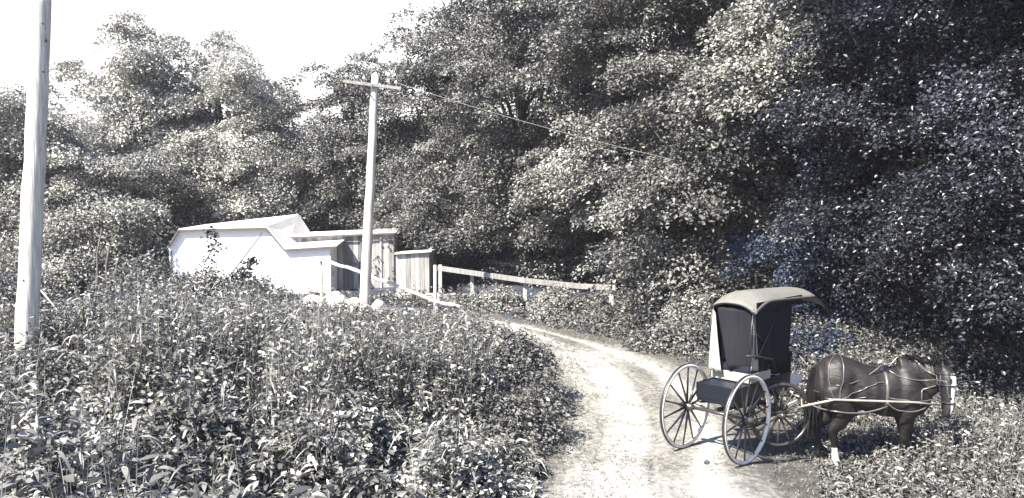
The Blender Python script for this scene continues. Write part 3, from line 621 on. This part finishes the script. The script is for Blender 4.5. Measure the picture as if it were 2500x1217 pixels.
rail_fence('guard_rail', 'heavy squared guard rail on short posts dropping along the far side of the track', [(1070, 655, 24.4), (1285, 686, 23.0), (1420, 700, 22.2), (1504, 703, 21.6)], [(1074, 650, 24.5), (1152, 672, 24.0), (1282, 690, 23.1), (1494, 706, 21.7)], .085, square=True)
# fallen dead branch under the log rail, dry stick by the near pole
mb = MB(); P = [W(*p, 20.6) for p in ((918, 772), (955, 764), (985, 772), (1000, 795))]; mb.tube([p_-P[0] for p_ in P], [.03, .026, .02, .012], 6); o = mb.build('dead_branch', M_BARK); o.location = P[0]; tag(o, 'dark curved dead branch against the pale stones under the log rail', 'branch')
mb = MB(); P = [W(*p, 11.5) for p in ((96, 705), (130, 745), (165, 790))]; mb.tube([p_-P[2] for p_ in P], [.008, .012, .015], 6); o = mb.build('dry_stick', M_LOG); o.location = P[2]; tag(o, 'pale dry stick leaning against the near pole', 'stick')

# ---------------------------------------------------------------- buggy (local: +X forward, +Y left)
BO = Vector((2.60, 10.18, 0)); BO.z = gz(BO.x, BO.y)+.02; BR = math.radians(44)
bug = empty('horse_buggy', BO, BR, 'dark two-seat horse buggy with a pale canvas hood, standing on the track', 'buggy')
TR = .42; RW, FW = .55, .43
def wheel(c, R, yaw, ns=14):
    w = bpy.data.objects.new('wheel', None); link(w, bug); w.location = c; w.rotation_euler = (0, 0, yaw); w.empty_display_size = .1
    s = 1 if c[1] > 0 else -1                                     # axis along local Y, dish outward
    mb = MB(); n = 56; ring = []
    for k in range(n):
        a = 2*math.pi*k/n; ca, sa = math.cos(a), math.sin(a)
        for rr, yy in ((R, -.021), (R, .021), (R-.038, .018), (R-.038, -.018)): ring.append(Vector((ca*rr, s*.03+yy, sa*rr)))
    fs = [(4*k+j, 4*k+(j+1) % 4, 4*((k+1) % n)+(j+1) % 4, 4*((k+1) % n)+j) for k in range(n) for j in range(4)]
    mb.add(ring, fs, 1, True); mb.build('rim', M_RIM if yaw == 0 else M_SPOKE, w)  # steered front rims take the dark paint, standing for shade on them
    mb = MB(); ring = []
    for k in range(n):
        a = 2*math.pi*k/n; ca, sa = math.cos(a), math.sin(a)
        for rr, yy in ((R+.008, -.017), (R+.008, .017), (R+.0005, .017), (R+.0005, -.017)): ring.append(Vector((ca*rr, s*.03+yy, sa*rr)))
    mb.add(ring, fs, 1, True); mb.build('tyre', M_IRON, w)
    mb = MB(); mb.tube([(0, s*y, 0) for y in (-.09, -.06, -.03, .03, .05, .11, .12)], [.035, .042, .055, .058, .045, .035, .015], 16); mb.build('hub', M_SPOKE, w)
    for k in range(ns):
        a = 2*math.pi*(k+.3)/ns; d = Vector((math.cos(a), 0, math.sin(a))); off = .012 if k % 2 else -.012
        mb = MB(); p0 = d*.04+Vector((0, off, 0)); p1 = d*(R-.03)+Vector((0, s*.03, 0))
        mb.tube([p0, p0.lerp(p1, .3), p0.lerp(p1, .7), p1], [.017, .015, .0105, .0115], 8); mb.build('spoke', M_SPOKE, w)
STEER = math.radians(-34); FX = 1.25
wheel((0, TR, RW), RW, 0); wheel((0, -TR, RW), RW, 0)
cs, sn = math.cos(STEER), math.sin(STEER)
def front(x, y, z=0): return Vector((FX+x*cs-y*sn, x*sn+y*cs, z))
wheel(front(0, TR, FW-.03), FW, STEER); wheel(front(0, -TR, FW-.03), FW, STEER)
MB().tube([(0, -TR, RW), (0, TR, RW)], .022, 10).build('axle', M_SPOKE, bug)
MB().tube([front(0, -TR, FW-.03), front(0, TR, FW-.03)], .02, 10).build('axle', M_SPOKE, bug)
MB().beam((0, 0, RW+.03), (FX, 0, FW+.03), .04, .05).build('reach', M_SPOKE, bug)
def ell_spring(cx, fr, z0, h, half):
    mb = MB()
    for s in (-1, 1):
        pts = [fr(0, half*t, z0+h/2+s*h/2*(1-t*t)) for t in np.linspace(-1, 1, 11)]
        mb.tube(pts, .016, 6, flat=.45); 
        mb.tube([fr(0, half*.7*t, z0+h/2+s*(h/2*(1-(t*.7)**2)-.014)) for t in np.linspace(-1, 1, 9)], .015, 6, flat=.4)
    return mb
ell_spring(0, lambda x, y, z: Vector((x+.08, y, z)), RW-.02, .13, .40).build('rear_spring', M_IRON, bug)
ell_spring(0, front, FW+.0, .24, .36).build('front_spring', M_IRON, bug)
# body
ZB = RW+.12
mb = MB(); mb.box((-.02, -.27, ZB), (1.42, .27, ZB+.035)); mb.build('floor', M_DARKW, bug, bevel=.004)
mb = MB()
for s in (-1, 1): mb.box((-.02, s*.27-.012, ZB+.037), (1.42, s*.27+.012, ZB+.23))
mb.box((-.022, -.256, ZB+.038), (.004, .256, ZB+.232)); mb.box((1.40, -.256, ZB+.038), (1.418, .256, ZB+.20)); mb.build('body', M_DARKW, bug, bevel=.004)
MB().box((.006, -.255, ZB+.205), (.50, .255, ZB+.222)).build('deck', M_LEATH, bug, bevel=.003)
MB().box((.34, -.29, ZB+.235), (.86, .29, ZB+.36)).build('seat_box', M_CREAM, bug, bevel=.008)
MB().box((.34, -.28, ZB+.362), (.88, .28, ZB+.45)).build('seat_cushion', M_LEATH, bug, bevel=.02)
mb = MB(); mb.box((.50, -.25, ZB+.455), (.56, .25, ZB+.80)); mb.build('seat_back', M_LEATH, bug, bevel=.025)
for s in (-1, 1):                                                  # arm rails round the seat
    mb = MB(); mb.tube([(.22, s*.30, ZB+.62), (.40, s*.34, ZB+.60), (.62, s*.345, ZB+.54), (.80, s*.34, ZB+.50), (.88, s*.33, ZB+.38)], .016, 8); mb.build('arm_rail', M_IRON, bug)
mb = MB(); mb.add([(1.42, -.26, ZB+.16), (1.42, .26, ZB+.16), (1.50, .26, ZB+.50), (1.50, -.26, ZB+.50), (1.435, -.26, ZB+.16), (1.435, .26, ZB+.16), (1.515, .26, ZB+.50), (1.515, -.26, ZB+.50)], [(0,1,2,3),(4,7,6,5),(0,4,5,1),(1,5,6,2),(2,6,7,3),(3,7,4,0)]); mb.build('dashboard', M_LEATH, bug)
mb = MB(); mb.tube([(1.02, -.27, ZB+.02), (1.02, -.38, ZB-.05), (1.02, -.38, ZB-.22)], .011, 6); mb.box((.94, -.43, ZB-.235), (1.10, -.33, ZB-.222)); mb.build('step', M_IRON, bug)
# hood: arched canvas top on bows, side curtain and dark rear sheet
XR, XF, HWd = .33, 2.36, .345; ZT = 2.07
def zroof(x, v):                        # v -1..1 across
    t = (x-XR)/(XF-XR); z = ZT - .15*max(0, 1-t/.22)**1.7 - .20*max(0, (t-.80)/.20)**1.5
    return z - .09*t - .11*abs(v)**2.8
mb = MB(); nx_, ny_ = 26, 17; xs = np.linspace(XR, XF, nx_); vs_ = np.linspace(-1, 1, ny_); top = []; low = []
for x in xs:
    for v in vs_: top.append((x, v*HWd, zroof(x, v)+.004*math.sin(x*14)*abs(v))); low.append((x, v*(HWd-.012), zroof(x, v)-.014))
fs = []; N_ = nx_*ny_
for i in range(nx_-1):
    for j in range(ny_-1):
        k = i*ny_+j; fs.append((k, k+1, k+ny_+1, k+ny_)); fs.append((N_+k, N_+k+ny_, N_+k+ny_+1, N_+k+1))
bd = [(i*ny_, (i+1)*ny_) for i in range(nx_-1)]+[((i+1)*ny_-1, (i+2)*ny_-1) for i in range(nx_-1)]+[(j, j+1) for j in range(ny_-1)]+[((nx_-1)*ny_+j, (nx_-1)*ny_+j+1) for j in range(ny_-1)]
for a_, b_ in bd: fs.append((a_, b_, b_+N_, a_+N_))
mb.add(top+low, fs, 1, True); hood = mb.build('hood', M_HOOD, bug)
mb = MB()
for s in (-1, 1): mb.tube([(x, s*(HWd+.001), zroof(x, 1)+.004) for x in xs], .008, 6)
mb.tube([(XR, v*HWd, zroof(XR, v)) for v in vs_], .008, 6); mb.build('piping', M_LEATH, hood)
mb = MB()
for s in (-1, 1): mb.box((XR+.08, s*(HWd-.03)-.004, zroof(.8, 1)-.10), (1.62, s*(HWd-.03)+.004, zroof(.8, 1)+.01))
mb.build('valance', M_CURT, hood)
def sheet(name, quad, m, nu=14, nv=14, amp=.012, fr=5, th=.006):
    A_, B2, C_, D_ = [Vector(p) for p in quad]; nrm = (B2-A_).cross(D_-A_).normalized(); mb = MB(); P = []
    for sgn in (0, 1):
        for i in range(nu+1):
            for j in range(nv+1):
                u_, v_ = i/nu, j/nv; p_ = A_.lerp(B2, u_).lerp(D_.lerp(C_, u_), v_)
                P.append(p_+nrm*(amp*math.sin(u_*fr*6.28+math.sin(v_*4)*1.2)*(1-.5*v_)+sgn*th))
    n1 = (nu+1)*(nv+1); fs = []
    for i in range(nu):
        for j in range(nv):
            k = i*(nv+1)+j; fs += [(k, k+1, k+nv+2, k+nv+1), (n1+k, n1+k+nv+1, n1+k+nv+2, n1+k+1)]
    rim = [(i*(nv+1), (i+1)*(nv+1)) for i in range(nu)]+[(i*(nv+1)+nv, (i+1)*(nv+1)+nv) for i in range(nu)]+[(j, j+1) for j in range(nv)]+[(nu*(nv+1)+j, nu*(nv+1)+j+1) for j in range(nv)]
    for a_, b_ in rim: fs.append((a_, b_, b_+n1, a_+n1))
    mb.add(P, fs, 1, True); return mb.build(name, m, bug)
zc_ = ZB+.36
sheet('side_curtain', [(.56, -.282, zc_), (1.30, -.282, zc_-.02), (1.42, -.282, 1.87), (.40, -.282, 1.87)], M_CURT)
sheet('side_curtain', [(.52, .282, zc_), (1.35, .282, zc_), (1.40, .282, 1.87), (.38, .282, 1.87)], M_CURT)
sheet('rear_dark_sheet', [(.30, .02, ZB+.40), (.42, -.27, ZB+.42), (.40, -.27, 1.86), (.37, .24, 1.86)], M_CURT, amp=.008, fr=3)  # dark sheet standing for the shade inside the open rear of the hood
sheet('rear_curtain_lining', [(.25, .27, ZB+.36), (.27, .09, ZB+.34), (.33, .235, 1.78), (.335, .275, 1.82)], M_CREAM, amp=.010, fr=2)
sheet('rear_side_flap', [(.33, -.292, ZB+.42), (.52, -.292, ZB+.38), (.43, -.292, 1.62), (.40, -.292, 1.64)], M_CREAM, amp=.008, fr=2)
for s in (-1, 1):
    mb = MB(); mb.tube([(.42, s*.31, ZB+.55), (.40, s*.296, 1.87)], .010, 6); mb.tube([(.46, s*.31, ZB+.55), (.70, s*.30, 1.45), (1.1, s*.296, 1.87)], .010, 6)
    mb.tube([(.26, s*.30, ZB+.60), (.37, s*.296, 1.87)], .009, 6); mb.tube([(.36, s*.31, ZB+.95), (.62, s*.31, ZB+.72)], .008, 6); mb.build('hood_bow', M_IRON, bug)
mb = MB(); mb.tube([(1.36, -.31, ZB+.2), (1.36, -.31, ZB+.46)], .006, 6); mb.tube([(1.36, -.31, ZB+.40), (1.36, -.31, ZB+.46)], [.011, .009], 8); mb.build('whip_socket', M_IRON, bug)
# lap cloth over the dash
o = sheet('lap_cloth', [(1.47, -.30, ZB+.34), (1.47, .26, ZB+.44), (1.56, .26, ZB+.55), (1.545, -.30, ZB+.53)], M_CLOTH, amp=.012, fr=1.6)
bpy.data.objects.remove(o)

# horse placement
HP = Vector((4.76, 10.6, 0)); HP.z = gz(HP.x, HP.y)-.02; HR = math.radians(-7)
HM = Matrix.Translation(HP) @ Matrix.Rotation(HR, 4, 'Z')
bug_inv = (Matrix.Translation(BO) @ Matrix.Rotation(BR, 4, 'Z')).inverted()
def h2b(p): return bug_inv @ (HM @ Vector(p))
# shafts: pale bent poles each side of the horse, joined by the crossbar
for s in (-1, 1):
    base = front(.08, s*.40, FW+.06); mid1 = front(.35, s*.36, FW+.16)
    pts = [base, mid1, h2b((-.95, s*.34, .90)), h2b((-.55, s*.33, 1.0)), h2b((0, s*.335, 1.0)), h2b((.45, s*.30, .99)), h2b((.66, s*.29, .97))]
    pts = [Vector(p) for p in pts]; mb = MB(); mb.tube(pts, [.021, .020, .018, .016, .015, .014, .012], 9); mb.build('shaft', M_SHAFT, bug)
MB().tube([front(.33, -.38, FW+.16), front(.33, .38, FW+.16)], .020, 8).build('crossbar', M_SHAFT, bug)
MB().tube([front(.25, -.30, FW+.22), front(.25, .30, FW+.22)], .018, 8).build('singletree', M_SHAFT, bug)
# folded white cloth lying over the crossbar end / dash, a thing of its own
cl = MB(); A_ = [BO+Matrix.Rotation(BR, 3, 'Z') @ Vector(p) for p in ((1.40, -.27, ZB+.42), (1.62, -.34, ZB+.44), (1.86, -.40, ZB+.38), (1.80, -.38, ZB+.30), (1.60, -.33, ZB+.24), (1.42, -.28, ZB+.16))]
bv = Matrix.Rotation(BR, 3, 'Z') @ Vector((.10, .40, .05)); pts = []
n1 = len(A_)
for k in range(6):
    for i, v in enumerate(A_): pts.append(v+bv*(k/5)+Vector((-.14, -.02, -.26))+Vector((0, 0, .015*math.sin(k*2+i)-.10*(k/5)**2))-A_[0])
lowr = [p_-Vector((0, 0, .008)) for p_ in pts]; fs = []
for k in range(5):
    for i in range(n1-1): fs.append((k*n1+i, k*n1+i+1, (k+1)*n1+i+1, (k+1)*n1+i))
fs.append(tuple(range(n1)))
cl.add(pts, fs, 1); o = cl.build('lap_cloth', M_CLOTH); o.location = A_[0]; tag(o, 'crumpled white cloth hanging over the dashboard behind the horse', 'cloth')

# ---------------------------------------------------------------- horse
horse = empty('horse', HP, HR, 'dark bay pony in harness with a white blaze, head lowered beside the weeds', 'horse')
def loft(secs, n=20):                  # secs: (centre, right vec*halfwidth, up vec*halfheight)
    V = []; Fc = []
    for c, r, u_ in secs:
        for k in range(n):
            a = 2*math.pi*k/n; ca, sa = math.cos(a), math.sin(a); V.append(Vector(c)+Vector(r)*math.copysign(abs(ca)**.85, ca)+Vector(u_)*math.copysign(abs(sa)**.9, sa))
    for i in range(len(secs)-1):
        for k in range(n): Fc.append((i*n+k, i*n+(k+1) % n, (i+1)*n+(k+1) % n, (i+1)*n+k))
    Fc += [tuple(range(n))[::-1], tuple(range((len(secs)-1)*n, len(secs)*n))]; return V, Fc
def limb(pts, rad, n=14, ratio=.85):
    pts = [Vector(p) for p in pts]; out = []
    for i, p_ in enumerate(pts):
        d = (pts[min(i+1, len(pts)-1)]-pts[max(i-1, 0)]).normalized(); r = Vector((0, 1, 0)); r = (r-d*r.dot(d)).normalized(); u_ = r.cross(d)
        out.append((p_, r*rad[i]*ratio, u_*rad[i]))
    return loft(out, n)
mb = MB(); Y = Vector((0, 1, 0)); Zv = Vector((0, 0, 1))
tr = [(-.74, 1.14, .10, .10), (-.70, 1.15, .22, .18), (-.60, 1.17, .32, .25), (-.45, 1.19, .345, .285), (-.28, 1.185, .305, .27), (-.10, 1.10, .315, .28), (.08, 1.06, .315, .265), (.25, 1.05, .33, .26), (.40, 1.05, .35, .255), (.52, 1.05, .33, .23), (.62, 1.04, .28, .20), (.70, 1.02, .19, .14), (.74, 1.0, .09, .07)]
mb.add(*loft([((x, 0, z), Y*hw, Zv*hh) for x, z, hh, hw in tr], 28))
hd0 = Vector((.83, -.30, 1.43)); hdir = Vector((-.04, -.14, -1)).normalized()          # head hangs down, face turned to the camera
nk = [((.36, 0, 1.20), .32, .14), ((.52, 0, 1.18), .32, .135), ((.64, -.04, 1.20), .27, .12), ((.74, -.10, 1.26), .215, .105), ((.80, -.19, 1.32), .165, .09), ((.83, -.27, 1.37), .12, .08)]
mb.add(*loft([(c, Y*w, Vector((-.12, 0, 1))*h) for c, h, w in nk], 20))
face = Vector((.38, -.92, 0)).normalized(); face = (face-hdir*face.dot(hdir)).normalized(); sd = hdir.cross(face)
hs = [(-.02, .04, .05, -.03), (.02, .085, .09, -.01), (.10, .100, .115, .0), (.20, .098, .125, .0), (.30, .076, .105, .01), (.40, .060, .082, .02), (.49, .056, .070, .025), (.56, .055, .062, .02), (.61, .040, .042, .01)]
mb.add(*loft([(hd0+hdir*t+face*o_, sd*w, face*h) for t, w, h, o_ in hs], 18))
for s in (-1, 1):                       # hind and fore legs
    st = .10 if s < 0 else -.06
    mb.add(*limb([(-.50, s*.13, 1.12), (-.46, s*.155, .96), (-.40+st*.5, s*.15, .80), (-.50+st*.6, s*.135, .64), (-.60+st*.8, s*.125, .52), (-.585+st, s*.12, .42), (-.565+st, s*.12, .24), (-.56+st, s*.12, .15), (-.53+st, s*.12, .10), (-.505+st, s*.12, .05), (-.49+st, s*.12, .0)],
                 [.19, .20, .15, .10, .068, .052, .038, .046, .040, .056, .062]))
    ft = -.06 if s < 0 else .06
    mb.add(*limb([(.46, s*.12, 1.05), (.44, s*.14, .90), (.42, s*.14, .76), (.43+ft*.4, s*.13, .60), (.44+ft*.7, s*.125, .46), (.435+ft*.8, s*.12, .38), (.435+ft, s*.12, .20), (.44+ft, s*.12, .13), (.465+ft, s*.12, .08), (.485+ft, s*.12, .05), (.49+ft, s*.12, .0)],
                 [.15, .14, .105, .070, .060, .042, .035, .043, .038, .052, .058]))
    e0 = hd0+sd*s*.055+hdir*.0; ear = [(e0, sd*.028, face*.02), (e0-hdir*.05+sd*s*.012, sd*.026, face*.016), (e0-hdir*.12+sd*s*.02, sd*.006, face*.006)]
    mb.add(*loft(ear, 8))
me = bpy.data.meshes.new('raw'); me.from_pydata(mb.v, [], mb.f); tmp = link(bpy.data.objects.new('raw', me))
md = tmp.modifiers.new('r', 'REMESH'); md.mode = 'VOXEL'; md.voxel_size = .017
md = tmp.modifiers.new('s', 'SMOOTH'); md.factor = .5; md.iterations = 5
dg = bpy.context.evaluated_depsgraph_get(); hm = bpy.data.meshes.new_from_object(tmp.evaluated_get(dg)); bpy.data.objects.remove(tmp)
hm.name = 'body'; n = len(hm.vertices); co = np.empty(n*3); hm.vertices.foreach_get('co', co); co = co.reshape(-1, 3)
vn = np.empty(n*3); hm.vertices.foreach_get('normal', vn); vn = vn.reshape(-1, 3); dsp = np.zeros(n)
for cx_, cz_, rx_, rz_, am in [(.45, 1.22, .10, .22, .022), (.56, 1.02, .09, .12, .022), (.31, 1.12, .05, .24, -.022), (-.50, 1.22, .17, .17, .020), (-.27, 1.20, .08, .15, -.040), (-.36, .98, .07, .16, .018),
                               (-.60, .98, .06, .20, .015), (.10, 1.30, .14, .07, -.015), (.0, 1.02, .18, .14, .012), (-.66, 1.25, .04, .14, -.015), (.40, .86, .06, .1, .012), (.62, 1.22, .07, .10, -.02)]:
    dsp += am*np.exp(-((co[:, 0]-cx_)/rx_)**2-((co[:, 2]-cz_)/rz_)**2)*sst(.05, .12, np.abs(co[:, 1]))
for k_ in range(6): dsp += .0035*np.sin(co[:, 0]*38+k_*0+2)*np.exp(-((co[:, 0])/.22)**2-((co[:, 2]-1.02)/.18)**2)*sst(.12, .2, np.abs(co[:, 1]))/3
dsp += (vnoise(co[:, 0]*1.0, co[:, 2], 9)-.5)*.010+(vnoise(co[:, 0]+co[:, 1], co[:, 2]-co[:, 1], 22)-.5)*.005
co = co+vn*dsp[:, None]; hm.vertices.foreach_set('co', co.ravel()); hm.update()
pitch = math.radians(3.5); 
coat = np.ones((n, 4)); rel = co-np.array(hd0); ta = rel@np.array(hdir); fa = rel@np.array(face); sa = rel@np.array(sd)
bl = (ta > .05) & (ta < .56) & (fa > .035) & (np.abs(sa) < .024+.012*np.sin(ta*9)+.008*np.sin(ta*31)) & (np.hypot(co[:, 0]-hd0.x, co[:, 1]-hd0.y) < .4)
coat[bl] = (50, 58, 60, 1)
sock = (co[:, 2] < .30) & (co[:, 0] < -.2) & (co[:, 1] < 0); coat[sock] = (44, 54, 56, 1)
pt = (co[:, 2] < .62) & ~sock; coat[pt] = coat[pt]*.35  # dark lower legs of the bay, with shade put into the coat
coat[(co[:, 2] < .05)] = (.6, .7, .8, 1)
mz = (ta > .50) & ~bl & (co[:, 0] > .95); coat[mz] = (.4, .4, .45, 1)
a = hm.attributes.new('coat', 'FLOAT_COLOR', 'POINT'); a.data.foreach_set('color', coat.astype(np.float32).ravel())
hm.materials.clear(); hm.materials.append(M_COAT); hm.polygons.foreach_set('use_smooth', [True]*len(hm.polygons))
hb = link(bpy.data.objects.new('body', hm), horse)
bvh = BVHTree.FromPolygons([Vector(c) for c in co], [tuple(p_.vertices) for p_ in hm.polygons])
def strap(name, pts, r=.007, close=False, sub=12, off=.006, m=M_STRAP):
    P = [Vector(p_) for p_ in pts]
    if close: P.append(P[0])
    out = []
    for a_, b_ in zip(P[:-1], P[1:]):
        for k in range(sub):
            q_ = a_.lerp(b_, k/sub); loc, nr, _, _ = bvh.find_nearest(q_); out.append(loc+nr*off)
    loc, nr, _, _ = bvh.find_nearest(P[-1]); out.append(loc+nr*off)
    mb = MB()
    for i in range(2): out = [out[0]]+[(out[k-1]+out[k]*2+out[k+1])/4 for k in range(1, len(out)-1)]+[out[-1]]
    V = []; 
    for k, p_ in enumerate(out):
        d = (out[min(k+1, len(out)-1)]-out[max(k-1, 0)]).normalized(); loc, nr, _, _ = bvh.find_nearest(p_); sdv = d.cross(nr).normalized()
        c = loc+nr*off; V += [c+sdv*r, c-sdv*r, c-sdv*r+nr*.006, c+sdv*r+nr*.006]
    fs = [(4*k+j, 4*k+(j+1) % 4, 4*(k+1)+(j+1) % 4, 4*(k+1)+j) for k in range(len(out)-1) for j in range(4)]
    mb.add(V, fs, 1, True); return mb.build(name, m, horse)
strap('breeching_strap', [(-.9, -.32, 1.0), (-.92, 0, 1.02), (-.9, .32, 1.0)])
for s in (-1, 1):
    strap('breeching_strap', [(-.74, s*.34, 1.0), (-.45, s*.4, 1.0), (-.15, s*.4, 1.0)])
    strap('hip_strap', [(-.46, 0, 1.6), (-.60, s*.22, 1.5), (-.66, s*.34, 1.25), (-.55, s*.4, .99)])
    strap('hip_strap', [(-.42, 0, 1.6), (-.40, s*.25, 1.5), (-.44, s*.4, 1.2), (-.50, s*.4, 1.0)])
    strap('side_strap', [(-.50, s*.4, 1.0), (-.2, s*.4, 1.15), (.10, s*.4, 1.33)])
    strap('shoulder_strap', [(.52, 0, 1.7), (.60, s*.3, 1.35), (.60, s*.35, 1.05), (.62, s*.35, .93)], .012)
    strap('breast_collar', [(.12, s*.4, 1.02), (.4, s*.4, .98), (.62, s*.3, .98), (.78, 0, 1.0)], .016)
    strap('rein', [(.10, s*.1, 1.5), (.35, s*.35, 1.35), (.75, s*.3, 1.28), (.80, s*.2-.2, 1.3), (.82, s*.12-.3, 1.1)], .008)
strap('back_strap', [(-.70, 0, 1.45), (-.45, 0, 1.7), (0, 0, 1.6), (.2, 0, 1.6)])
strap('girth', [(.12, 0, 1.6), (.13, -.4, 1.3), (.12, -.4, 1.0), (.12, 0, .6), (.12, .4, 1.0), (.13, .4, 1.3)], .022, True)
strap('saddle_pad', [(.12, -.22, 1.46), (.12, 0, 1.6), (.12, .22, 1.46)], .05, m=M_LEATH, off=.012)
mb = MB()
for t, rr in ((.06, .0), (.20, .0), (.42, .0)):
    k0 = np.interp(t, [h[0] for h in hs], [h[1] for h in hs])+.012; k1 = np.interp(t, [h[0] for h in hs], [h[2] for h in hs])+.012; oo = np.interp(t, [h[0] for h in hs], [h[3] for h in hs])
    mb.tube([hd0+hdir*t+face*oo+sd*k0*math.cos(a)+face*k1*math.sin(a) for a in np.linspace(0, 2*math.pi, 21)], .010, 5)
for s in (-1, 1): mb.tube([hd0+hdir*.02+sd*s*.09, hd0+hdir*.2+sd*s*.112, hd0+hdir*.42+sd*s*.075, hd0+hdir*.50+sd*s*.066], .009, 5)
mb.build('bridle', M_LEATH, horse)
mb = MB()
for s in (-1, 1): c = hd0+hdir*.17+sd*s*.088+face*.05; mb.tube([c-hdir*.016, c, c+hdir*.016], [.004, .016, .004], 8)
mb.build('eyes', M_DARKW, horse)
def hair(name, roots, dirs, ln, wd, seed, tone=1):
    rng = np.random.default_rng(seed); k = len(roots)
    return foliage(name, [(blade_arrays(roots, dirs, rng.normal(size=(k, 3)), ln, wd, np.full(k, .55)), np.full(k, tone)*rng.uniform(.6, 1.6, k), 'blade')], M_HAIR, horse)
rng = np.random.default_rng(31); k = 500
R_ = np.column_stack([rng.normal(size=k)*.02-.735, rng.normal(size=k)*.025, 1.30+rng.normal(size=k)*.03])
hair('tail', R_, np.column_stack([-.05+rng.normal(size=k)*.04, rng.normal(size=k)*.04, np.full(k, -.6)]), rng.uniform(.4, .62, k), np.full(k, .016), 1)
k = 700; t = rng.random(k); R_ = np.column_stack([.42+t*.42, -.28*t*t+rng.normal(size=k)*.012, 1.0+np.interp(t, [0, .3, .6, 1], [.50, .47, .46, .44])])
for i in range(k):
    loc, nr, _, _ = bvh.find_nearest(Vector((R_[i, 0], R_[i, 1], 1.8))); hit = bvh.ray_cast(Vector((R_[i, 0], R_[i, 1], 2)), Vector((0, 0, -1)))
    if hit[0]: R_[i] = hit[0]
hair('mane', R_, np.column_stack([rng.normal(size=k)*.1, rng.choice([.6, .8, -.12], k)+rng.normal(size=k)*.1, .25+rng.normal(size=k)*.1]), rng.uniform(.10, .2, k), np.full(k, .016), 2)
# driving reins and traces hanging between dash and saddle
def loose(name, pts, sag, r=.008):
    mb = MB(); P = []
    for a_, b_ in zip(pts[:-1], pts[1:]):
        a_, b_ = Vector(a_), Vector(b_)
        for k in range(8): t = k/8; P.append(a_.lerp(b_, t)-Vector((0, 0, sag*4*t*(1-t))))
    P.append(Vector(pts[-1])); mb.tube(P, r, 6); return mb.build(name, M_STRAP, horse)
b2h = HM.inverted() @ (Matrix.Translation(BO) @ Matrix.Rotation(BR, 4, 'Z'))
for s in (-1, 1):
    loose('driving_rein', [b2h @ Vector((1.50, s*.10-.2, ZB+.52)), (-.50, s*.30, 1.18), (.10, s*.16, 1.46)], .07)
    loose('trace', [b2h @ front(.25, s*.27, FW+.2), (-.5, s*.31, .84), (.12, s*.31, .93)], .05, .011)
loose('hold_back_strap', [(.10, -.345, .99), (.30, -.33, .88), (.60, -.28, .92)], .03, .011)

# ---------------------------------------------------------------- thin summer air
hb_ = MB(); hb_.box((-120, -10, -6), (120, 110, 34)); hz_o = hb_.build('haze', M_WIRE); hz_m = bpy.data.materials.new('air'); hz_m.use_nodes = True
hn = hz_m.node_tree; hn.nodes.clear(); pv = hn.nodes.new('ShaderNodeVolumePrincipled'); ho = hn.nodes.new('ShaderNodeOutputMaterial')
pv.inputs['Color'].default_value = (.95, .96, 1, 1); pv.inputs['Density'].default_value = .0006; pv.inputs['Anisotropy'].default_value = .2
hn.links.new(pv.outputs[0], ho.inputs['Volume']); hz_o.data.materials.clear(); hz_o.data.materials.append(hz_m); tag(hz_o, kind='stuff')
